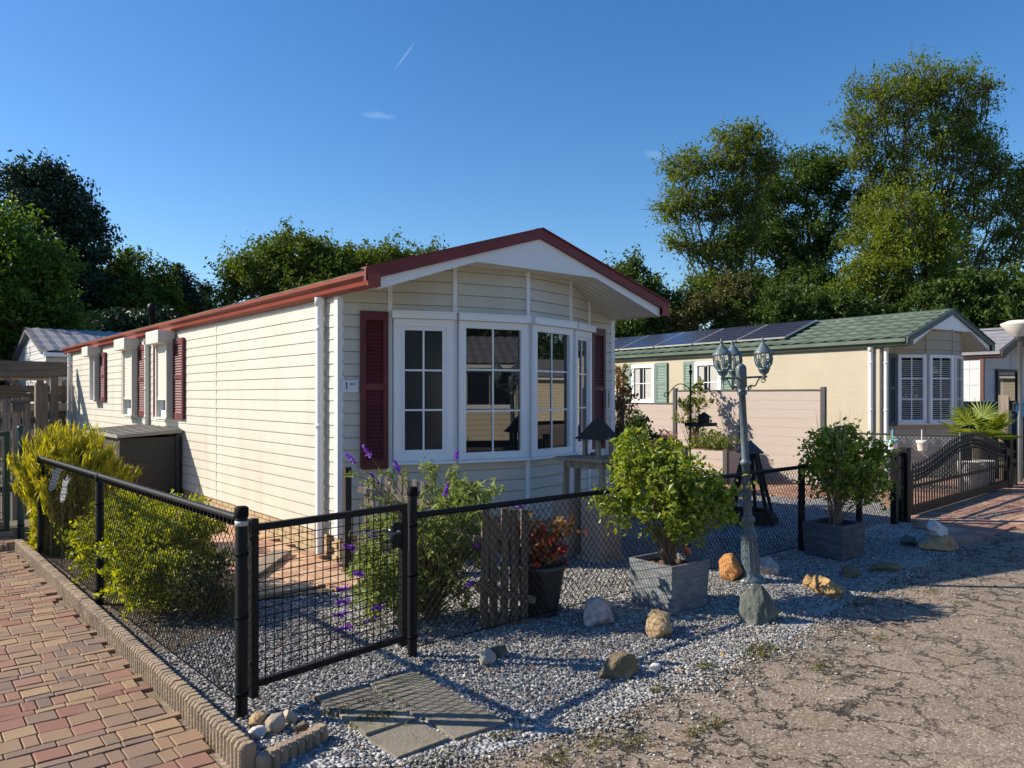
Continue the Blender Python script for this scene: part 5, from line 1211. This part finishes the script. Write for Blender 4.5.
def tree(nm, lab, base, px_lobes, t, ncl, cr, nleaf, ls, lm, bark='bark', tr=.25, shell=.5, stems=1, seed=1, group=None, cat='tree', depthr=None, flat=.75, spray=6, fork=.3, rmin=.014):
    """px_lobes: (px, py, rx, ry[, dt]) sizes as surveyed from the camera at distance t"""
    rng = np.random.default_rng(seed); rg = random.Random(seed); bx, by = base
    lobes = []
    for q in px_lobes:
        tt = t+(q[4] if len(q) > 4 else 0); x, y = P(q[0], tt); rx = max(.3, q[2]*tt/769-cr*.3); lobes.append((x-bx, y-by, Z(q[1], tt)-cr*.1, rx, (depthr or rx), max(.3, q[3]*tt/769-cr*.4)))
    T = thing(nm, lab, cat, (bx, by, 0), 0, group)
    cl, li, lf = crown(lobes, ncl, cr, nleaf, rng, shell, flat, spray)
    lf = lf[lf[:, 2] > .15]
    leaves('crown', lf, ls, lm, T, seed=seed, up=.35)
    mb = MB(); top = cl[:, 2].max(); cm = cl.mean(0)
    for s_ in range(stems):
        sel = cl if stems == 1 else cl[np.argsort(((cl-cm)@np.array([RT.x, RT.y, 0])))][int(s_*len(cl)/stems):int((s_+1)*len(cl)/stems)]
        ox, oy = ((RT.x*(s_-(stems-1)/2)*.5, RT.y*(s_-(stems-1)/2)*.5) if stems > 1 else (0, 0)); c0 = sel.mean(0)
        r0 = tr/(stems**.4); f = Vector((ox+(c0[0]-ox)*.25, oy+(c0[1]-oy)*.25, top*fork)); branch(mb, (ox, oy, -.1), f, r0, r0*.8, rg, .03, 6, 10)
        grow(mb, f, r0*.8, sel, rg, rng, 0, rmin)
    mb.build('trunk', M[bark], T)
    return T
# -- behind and left of the cream home
tree('oak_tree', 'round crowned oak rising behind the cream home roof', P(300, 34), [(262, 272, 42, 36), (300, 262, 44, 36), (345, 270, 40, 30), (230, 295, 20, 22), (385, 262, 34, 22, 2), (415, 262, 22, 20, 3), (430, 256, 12, 8, 3), (330, 300, 70, 30)], 34, 300, .95, 60000, .15, L['oak'], tr=.35, seed=3, shell=.6)
tree('spruce_tree', 'very dark tall tree at the left edge of the picture', P(50, 34), [(50, 200, 34, 42), (75, 220, 28, 26), (20, 185, 28, 26), (55, 175, 14, 18), (85, 210, 18, 16), (40, 255, 50, 36), (92, 255, 18, 26), (70, 300, 50, 50)], 34, 230, 1.1, 46000, .18, L['dark'], tr=.4, seed=4, shell=.45)
tree('willow_tree', 'bright green drooping willow at the far left', P(20, 25), [(25, 245, 42, 34), (-20, 240, 50, 45), (50, 275, 26, 34), (20, 300, 58, 50), (-30, 320, 60, 60), (65, 330, 26, 40)], 25, 150, .95, 52000, .15, L['willow'], tr=.35, seed=5, flat=1.3)
tree('field_maple', 'rounded green tree between the dark tree and the small conifers', P(140, 36), [(128, 262, 26, 22), (150, 278, 28, 24), (110, 270, 22, 26), (165, 295, 20, 24), (130, 315, 60, 40), (100, 330, 45, 35)], 36, 120, 1.0, 34000, .18, L['oak'], tr=.3, seed=6)
tree('pine_tree', 'small dark pine with a pointed top left of the oak', P(180, 38), [(180, 270, 12, 12), (178, 285, 17, 12), (184, 300, 22, 14), (176, 318, 28, 18)], 38, 60, .8, 12000, .17, L['dark'], tr=.2, seed=7)
tree('pine_tree', 'lower dark pine just left of the oak crown', P(207, 40), [(206, 290, 8, 9), (205, 303, 14, 10), (208, 318, 20, 16)], 40, 40, .7, 8000, .17, L['dark'], tr=.2, seed=8)
# -- right hand group
tree('small_tree', 'dark green tree showing right of the burgundy gable', P(640, 30), [(625, 272, 24, 15), (640, 290, 26, 20), (612, 275, 18, 14), (655, 308, 30, 24), (680, 325, 26, 22), (630, 325, 40, 30), (690, 300, 10, 10)], 30, 120, .9, 30000, .15, L['mid'], tr=.25, seed=9)
tree('ash_tree', 'slim airy tree with visible forking trunk left of the lanterns', P(737, 33), [(727, 150, 26, 28), (745, 135, 24, 20), (690, 165, 28, 24), (672, 205, 22, 26), (705, 205, 30, 28), (740, 190, 28, 34), (680, 240, 22, 18), (715, 250, 28, 24), (765, 160, 22, 26), (700, 285, 24, 22), (730, 275, 30, 28), (745, 235, 26, 24)], 33, 380, .8, 29000, .13, L['ash'], 'bark', tr=.24, seed=10, shell=.0, stems=2, spray=4, fork=.28, rmin=.024)
tree('oak_tree', 'dense dark crown in the middle of the right hand trees', P(790, 36), [(785, 185, 38, 34), (820, 165, 36, 24), (760, 235, 36, 40), (810, 240, 44, 44), (790, 290, 56, 40), (845, 200, 26, 26), (740, 290, 34, 32), (830, 300, 44, 38)], 37, 320, 1.0, 62000, .16, L['mid'], tr=.4, seed=11, shell=.4)
tree('ash_tree', 'tallest ash tree with spreading upright limbs at the right', P(925, 35), [(890, 95, 40, 34), (860, 125, 30, 30), (930, 80, 34, 34), (965, 95, 34, 36), (925, 140, 44, 34), (875, 165, 34, 26), (975, 150, 38, 40), (1005, 190, 36, 40), (955, 210, 40, 34), (1005, 250, 34, 36), (850, 90, 16, 14), (1040, 200, 34, 60), (905, 185, 40, 26), (870, 215, 30, 26), (985, 285, 34, 30), (950, 255, 34, 26)], 35, 720, .85, 62000, .13, L['ash'], 'bark', tr=.34, seed=12, shell=.0, stems=3, spray=4, fork=.25, rmin=.026)
tree('lime_tree', 'yellow green tree glowing in front of the tall ash', P(905, 29), [(905, 205, 36, 26), (880, 230, 32, 28), (930, 235, 32, 28), (905, 260, 44, 34), (870, 275, 30, 34), (945, 280, 28, 34), (850, 300, 26, 28), (915, 300, 44, 30)], 29, 240, .75, 36000, .12, L['lime'], tr=.2, seed=13, shell=.2, stems=3)
tree('bush_tree', 'bronze tinted bushy tree under the slim airy tree', P(715, 29), [(700, 310, 24, 20), (730, 295, 24, 26), (745, 315, 26, 20), (680, 322, 20, 14)], 29, 70, .6, 15000, .13, L['ashbrown'], tr=.15, seed=14)
tree('bush_tree', 'green leafy tree over the neighbour roof ridge', P(805, 28), [(790, 305, 40, 26), (840, 310, 34, 24), (765, 315, 24, 18), (870, 315, 30, 20)], 28, 90, .7, 22000, .14, L['mid'], tr=.18, seed=15)
tree('oak_tree', 'dark green tree behind the neighbour gable and street lamp', P(975, 27), [(960, 300, 34, 30), (1000, 290, 34, 34), (985, 325, 34, 26), (1035, 300, 30, 40), (930, 305, 26, 22), (1020, 340, 30, 30)], 27, 110, .7, 30000, .15, L['mid'], tr=.3, seed=16, shell=.4)
# far hedge closing the gaps
def hedge(lab, p0, p1, h, w, n, seed, lm='dark', ls=.2):
    rng = np.random.default_rng(seed); a = np.array(p0); b = np.array(p1); T = thing('hedge', lab, 'hedge', (a[0], a[1], 0)); Ln = np.linalg.norm(b-a); d = (b-a)/Ln; nn = np.array([-d[1], d[0]])
    u = rng.random(n)*Ln; hh = h*(.86+.14*np.sin(u*.9+seed)*np.sin(u*.37)+.05*np.sin(u*3.1)); v = rng.uniform(-1, 1, n)*w/2; z = rng.random(n)**.6*hh
    leaves('foliage', np.column_stack([d[0]*u+nn[0]*v, d[1]*u+nn[1]*v, z]), ls, L[lm], T, seed=seed)
    mb = MB()
    for i in range(int(Ln/1.2)): mb.tube([(d[0]*i*1.2, d[1]*i*1.2, 0), (d[0]*(i*1.2+.2), d[1]*(i*1.2+.2), h*.8)], [.06, .03], 5)
    mb.build('stems', M['bark'], T)
hedge('tall dark hedge far behind the cream home and pergola', (-8, 30), (10, 33.5), 5.5, 3, 60000, 21, 'dark', .24)
hedge('dark hedge in the gap between the two homes', (9, 27), (22, 24), 4.2, 2.5, 50000, 22, 'dark', .2)
hedge('dark hedge behind the white home at the right', (24, 20), (34, 4), 5.0, 2.5, 50000, 23, 'mid', .22)
hedge('hedge on the far side of the road opposite', (-4, -15.5), (30, -15.5), 5.0, 2, 26000, 24, 'mid', .35)
for i, (x, y, s_) in enumerate(((2, -17, 1), (12.5, -18, 1.2), (22, -16, .9))):
    rng = np.random.default_rng(60+i); T = thing('oak_tree', ['broad tree across the road, left of three', 'broad tree across the road, middle of three', 'broad tree across the road, right of three'][i], 'tree', (x, y, 0))
    cl, li, lf_ = crown([(0, 0, 5.5*s_, 2.6, 2.6, 2.4), (1.5, 0, 7*s_, 2, 2, 2), (-1.5, .5, 7.2*s_, 2, 2, 1.8)], 60, 1, 14000, rng); leaves('crown', lf_, .3, L['oak'], T, seed=60+i)
    mb = MB(); rg = random.Random(i); branch(mb, (0, 0, 0), (0, 0, 6*s_), .3, .1, rg); mb.build('trunk', M['bark'], T)

# ---------------------------------------------------------------- yard plants
def bush(nm, lab, base, lobes, ncl, cr, nleaf, ls, lm, seed, stem_r=.012, bark='stem', cat='shrub', asp=.5, shell=.3, z0=0.0, nst=None, extra=None, up=.5, flat=.9, gloss=False, fold=.18, spray=0):
    rng = np.random.default_rng(seed); rg = random.Random(seed); T = thing(nm, lab, cat, (*base, z0))
    cl, li, lf_ = crown(lobes, ncl, cr, nleaf, rng, shell, flat, spray); lf_ = lf_[lf_[:, 2] > .02]
    leaves('foliage', lf_, ls, lm, T, asp=asp, seed=seed, up=up, fold=fold)
    mb = MB()
    for j, c in enumerate(cl):
        if nst and j % max(1, len(cl)//nst): continue
        c = Vector(c); a = rg.uniform(0, 6.28); st = Vector((.03*math.cos(a), .03*math.sin(a), 0)); midp = Vector((c.x*.35, c.y*.35, c.z*.5)); pts = [st, st+(midp-st)*.5+Vector((0, 0, .02)), midp, midp+(c-midp)*.6, c]
        mb.tube(pts, [stem_r, stem_r*.9, stem_r*.7, stem_r*.5, stem_r*.3], 5, cap=False)
    mb.build('stems', M[bark], T)
    if extra: extra(T, cl, rng)
    return T
bush('planted_bush', 'leafy light green bush growing in the weathered slate planter', (PL1[0], PL1[1]), [(0.0, 0.042, 0.598, 0.353, 0.353, 0.335), (-0.126, 0.168, 0.765, 0.286, 0.252, 0.205), (0.151, -0.101, 0.533, 0.252, 0.252, 0.186), (-0.235, 0.235, 0.904, 0.118, 0.118, 0.149), (0.084, 0.0, 0.839, 0.134, 0.168, 0.13), (0.353, -0.218, 0.449, 0.151, 0.151, 0.149), (-0.302, 0.302, 0.467, 0.134, 0.134, 0.186), (0.042, -0.042, 0.328, 0.202, 0.202, 0.13), (0.286, -0.252, 0.598, 0.118, 0.118, 0.112)], 190, .15, 6800, .05, L['bush'], 31, .008, z0=.28, shell=.15, asp=.55, nst=30, spray=5)
bush('planted_bush', 'dark and light green bush with upright twigs in the dark slate planter', (PL2[0], PL2[1]), [(0.156, -0.035, 0.585, 0.327, 0.327, 0.323), (0.087, 0.034, 0.823, 0.241, 0.224, 0.209), (0.345, -0.155, 0.471, 0.224, 0.224, 0.19), (-0.119, 0.171, 0.699, 0.12, 0.12, 0.19), (0.38, -0.224, 0.794, 0.138, 0.138, 0.114), (0.173, -0.035, 0.946, 0.103, 0.103, 0.095)], 170, .15, 5600, .052, L['bush'], 32, .009, z0=.26, shell=.15, asp=.55, nst=24, spray=5)
T = thing('twigs', 'thin bare twigs standing above the bush in the dark slate planter', 'twigs', (PL2[0]+.05, PL2[1], .3)); mb = MB(); rg = random.Random(5)
for i in range(26): a = rg.uniform(0, 6.28); r_ = rg.uniform(.02, .22); mb.tube([(0, 0, .1), (r_*math.cos(a)*.7, r_*math.sin(a)*.7, .7), (r_*math.cos(a), r_*math.sin(a), rg.uniform(.95, 1.2))], [.003, .002, .001], 4, cap=False)
mb.build('twig', M['palewood'], T)
# yellow ornamental shrub: upright blades
rng = np.random.default_rng(33); T = thing('ornamental_shrub', 'bright yellow feathery shrub at the far end of the left fence', 'shrub', (1.50, 8.95, 0))
mb = MB(); LP, LD = [], []
for i in range(230):
    a = rng.uniform(0, 2*math.pi); r_ = .50*math.sqrt(rng.random()); bx_, by_ = .16*rng.normal(), .16*rng.normal(); h = rng.uniform(.85, 1.25)*(1-.35*(r_/.5)**2.2)+.1
    p0 = np.array([bx_*.6, by_*.6, 0]); p1 = np.array([r_*math.cos(a)*.65+bx_*.3, r_*math.sin(a)*.65+by_*.3, h*.62]); p2 = np.array([r_*math.cos(a)*1.0+bx_*.5, r_*math.sin(a)*1.0+by_*.5, h])
    mb.tube([tuple(p0), tuple((p0+p1)/2+np.array([0, 0, .03])), tuple(p1), tuple(p2)], [.005, .004, .003, .001], 4, cap=False)
    u = rng.random(95)**.75; q = ((1-u)**2)[:, None]*p0+(2*u*(1-u))[:, None]*p1+(u**2)[:, None]*p2; d = 2*(1-u)[:, None]*(p1-p0)+2*u[:, None]*(p2-p1); d /= np.linalg.norm(d, axis=1)[:, None]
    LP.append(q+rng.normal(size=q.shape)*.018); LD.append(d+rng.normal(size=q.shape)*.22)
LP = np.vstack(LP); LD = np.vstack(LD); k_ = LP[:, 2] > .05
leaves('foliage', LP[k_], .105, L['yellow'], T, asp=.08, seed=33, dirs=LD[k_]+np.array([0, 0, .5])); mb.build('stems', M['stem'], T)
rng = np.random.default_rng(43); T = thing('ornamental_shrub', 'small yellow tuft at the foot of the yellow shrub by the green post', 'shrub', (1.35, 8.95, 0))
n = 2600; th = rng.uniform(0, 6.28, n); cz = rng.random(n); rr_ = np.sqrt(rng.random(n))*.2; pts = np.column_stack([np.cos(th)*rr_, np.sin(th)*rr_, .04+cz*.55]); leaves('foliage', pts, .12, L['yellow'], T, asp=.13, seed=43, dirs=np.column_stack([pts[:, 0], pts[:, 1], np.full(n, .5)]))
bush('low_shrub', 'light green low shrub behind the left fence below the yellow shrub', (1.58, 7.35), [(0, 0, .32, .34, .6, .32), (.05, -.2, .55, .28, .4, .2)], 130, .16, 9000, .040, L['hedge'], 34, .008, spray=5, shell=.1)
bush('low_shrub', 'dark olive low shrub with arching shoots in the middle of the left fence', (1.66, 6.35), [(0, 0, .34, .42, .55, .32), (.15, .1, .58, .3, .4, .18), (-.1, -.45, .3, .28, .3, .22)], 170, .16, 12000, .040, L['hedge'], 35, .008, spray=5, shell=.1)
bush('low_shrub', 'sparse dark brownish shrub nearest the gravel behind the left fence', (1.80, 5.62), [(0, 0, .2, .26, .3, .18), (.12, .15, .36, .16, .2, .1)], 60, .10, 2200, .036, L['darkhedge'], 36, .006)
# butterfly bush with purple spikes
def flowers(T, cl, rng):
    mb = MB(); pts = []; dr = []; rg = random.Random(8); spikes = []
    tips = [(-.62, .05, .30), (-.66, .0, .16), (-.60, -.1, .42), (-.55, .1, .55), (-.62, .05, .05), (-.48, -.05, .10), (-.40, .1, .62), (-.35, .15, .98), (-.30, .35, 1.16), (-.05, -.25, .92), (.15, -.3, .52), (.30, -.25, .42), (.45, -.2, .68), (.05, -.35, .30), (.42, .3, 1.1), (-.15, .2, 1.05), (.22, -.38, .22), (.55, -.3, .78), (-.7, -.08, .26), (-.52, -.2, .22), (-.3, .6, 1.1)]
    for x, y, z in tips:
        e = Vector((x, y, z)); o = Vector((x*.3, y*.3, z*.55)); d = (e-o).normalized()+Vector((0, 0, -.15)); mb.tube([(0, 0, .05), tuple(o+Vector((0, 0, .1))), tuple(e)], [.006, .004, .002], 4, cap=False)
        for k in range(90): u = rg.random()*.10; r_ = .017*(1-u/.12); p = e+d*u+Vector((rg.gauss(0, 1), rg.gauss(0, 1), rg.gauss(0, 1)))*r_*.6; pts.append(tuple(p))
    leaves('flower_spike', np.array(pts), .018, L['purple'], T, asp=.9, seed=9)
    # long silvery arching shoots above the fence
    sh = []
    for i in range(14):
        a = rg.uniform(-.5, 3.4); ln = rg.uniform(.35, .75); x, y = math.cos(a)*ln*.8, math.sin(a)*ln*.4+.1; top = (x, y, rg.uniform(.82, 1.10)); pp = [(0, 0, .1), (x*.4, y*.4, .75), (x*.75, y*.75, top[2]*.95), top]; mb.tube(pp, [.005, .004, .003, .0015], 4, cap=False)
        for k in range(30): u = rg.uniform(.4, 1); j = min(2, int(u*3)); f = u*3-j; p = Vector(pp[j])*(1-f)+Vector(pp[j+1])*f; sh.append(tuple(p+Vector((rg.gauss(0, .02), rg.gauss(0, .02), rg.gauss(0, .02)))))
    leaves('shoot_leaves', np.array(sh), .055, L['budd'], T, asp=.22, seed=12)
    mb.build('shoots', M['stem'], T)
bush('butterfly_bush', 'butterfly bush with purple flower spikes behind the gate post', (3.05, 4.62), [(-.15, .05, .45, .42, .4, .38), (.1, 0, .7, .42, .34, .22), (-.35, .05, .35, .25, .25, .28), (.25, -.1, .32, .25, .22, .28), (.35, .1, .78, .25, .22, .14)], 150, .17, 5600, .07, L['budd'], 37, .006, asp=.28, extra=flowers, fold=.1, spray=4, shell=.1)
# red leaved plant in round pot
def reds(T, cl, rng):
    p = rng.normal(size=(110, 3))*np.array([.10, .10, .07])+np.array([0, 0, .16]); leaves('red_leaf', p, .065, L['red'], T, asp=.6, seed=4, up=.1)['kind'] = 'stuff'
bush('potted_plant', 'red and yellow leaved plant in the dark round pot', PT, [(0, 0, .16, .16, .16, .13), (.16, -.12, .30, .12, .10, .06), (-.10, .08, .32, .10, .10, .08)], 40, .05, 230, .06, L['rust'], 38, .005, z0=.33, extra=reds, asp=.6)
# climber by right corner of the home, shrub before the pink fence, plants in the raised planter
bush('climbing_shrub', 'rust and yellow leaved climber by the right corner of the cream home', (*P(622, 11.3),), [(0, 0, 1.7, .16, .16, .45), (.05, .1, 1.2, .2, .2, .5), (.1, 0, .7, .25, .25, .5)], 80, .16, 1500, .07, L['rust'], 39, .012)
bush('garden_shrub', 'grey green shrub in shade before the low pink panel', (*P(634, 12.6),), [(0, 0, .7, .4, .4, .5), (.2, .1, 1.1, .2, .2, .25), (.4, -.2, .7, .3, .3, .3)], 80, .14, 3800, .07, L['mid'], 40, .01)
bush('garden_shrub', 'pink flowering low plant before the pink panel', (*P(665, 12.5),), [(0, 0, .6, .3, .3, .35), (.05, 0, .9, .14, .14, .12)], 50, .1, 1500, .05, L['pinkfl'], 41, .006)
bush('climbing_plant', 'light green climber with open branches against the pink fence', (*P(697, 14.6),), [(0, 0, 1.35, .35, .2, .42), (.1, .1, 1.75, .2, .16, .2), (-.25, .1, 1.3, .25, .15, .3), (.1, 0, 1.0, .25, .15, .2)], 46, .15, 620, .085, L['bushy'], 44, .007, shell=.1, spray=4)
bush('trailing_plant', 'mixed green plants filling the pink raised planter', (BXp[0]+.35, BXp[1]+.45), [(0, 0, .16, .38, .45, .16), (-.3, -.2, .1, .14, .3, .12), (-.1, .3, .16, .2, .3, .12)], 60, .1, 2200, .045, L['bushy'], 45, .005, z0=.6)
# fan palm behind the gate
T = thing('fan_palm', 'fan palm with bright green fronds behind the sliding gate', 'palm', (*P(979, 13.2), 0)); rg = random.Random(2)
mb = MB(); mb.lathe([(.12, 0), (.11, .6), (.13, .80), (.05, .90)], (0, 0, 0), 10); mb.build('trunk', M['bark'], T)
for k in range(17):
    az = k*2.4; el = R(rg.uniform(5, 75)); st = Vector((0, 0, .82)); d = Vector((math.cos(az)*math.cos(el), math.sin(az)*math.cos(el), math.sin(el))); ln = rg.uniform(.25, .42); h = st+d*ln; side = d.cross(Vector((0, 0, 1))).normalized(); upv = side.cross(d)
    V = []; F = []; A = []
    for j in range(19):
        a = R(-100+200*j/18); dd = (d*math.cos(a)+side*math.sin(a)).normalized(); w = (side*math.cos(a)-d*math.sin(a))*.014; bl = rg.uniform(.34, .46); tip = h+dd*bl-Vector((0, 0, bl*.08)); mdl = h+dd*bl*.55; i0 = len(V)
        V += [h-w*.3, mdl-w, tip, mdl+w, h+w*.3]; F += [(i0, i0+1, i0+2), (i0, i0+2, i0+3), (i0, i0+3, i0+4)]; A += [rg.random()]*3
    npmesh('frond', [tuple(v) for v in V], F, 3, L['palm'], T, attr=A)
mb = MB()
for k in range(17): az = k*2.4
mb2 = None
# small weeds and grass tufts in the gravel and cracks
rng = np.random.default_rng(50); W = []; D = []
for px, py, s_, n_ in ((660, 690, .05, 50), (705, 668, .05, 60), (715, 726, .06, 60), (760, 655, .07, 80), (690, 735, .05, 40), (880, 640, .05, 30), (820, 668, .05, 40), (758, 650, .08, 120), (600, 745, .05, 50), (440, 760, .1, 60), (860, 602, .08, 60), (930, 592, .07, 50), (505, 737, .03, 40), (1010, 508, .12, 200), (555, 760, .08, 60), (345, 712, .09, 160), (375, 722, .08, 160), (640, 742, .05, 40)):
    c = G(px, py); W.append(np.column_stack([c[0]+rng.normal(0, s_, n_), c[1]+rng.normal(0, s_*.5, n_), rng.uniform(0, .025, n_)])); D.append(np.column_stack([rng.normal(0, .4, n_), rng.normal(0, .4, n_), np.ones(n_)*.5]))
L['weed'] = leafmat('weed_blades', (.06, .08, .02), (.26, .22, .08), .3)
o = leaves('weeds', np.vstack(W), .035, L['weed'], None, asp=.16, seed=51, dirs=np.vstack(D)); tag(o, 'small weeds and dry grass tufts in cracks and gravel', 'weeds', kind='stuff')
# bark litter and fallen leaves on gravel and path
n_ = 420; q = np.column_stack([rng.uniform(1.3, 8, n_), rng.uniform(2.2, 6.5, n_)]); q = q[inpoly(q, GR)]
L['litter'] = leafmat('fallen_leaves', (.18, .08, .03), (.42, .26, .10), .1)
o = leaves('fallen_leaves', np.column_stack([q, np.full(len(q), .022)]), .03, L['litter'], None, asp=.6, seed=52, up=3); tag(o, 'scattered dry leaves on the gravel', 'leaves', kind='stuff')
# soil strip under shrubs at the left fence
M['mulch'] = mat('dark_mulch', (.06, .045, .03), .95, .4, 30, 1, 70, col2=(.14, .09, .05))
sheet('planting_bed', [(1.24, 5.0), (2.15, 5.3), (2.2, 9.3), (1.2, 9.3)], .006, M['mulch'])
bpy.context.view_layer.update()

hedge('hedge far along the road to the right of the camera', (34, -13), (62, 3), 6.0, 2, 26000, 25, 'mid', .35)
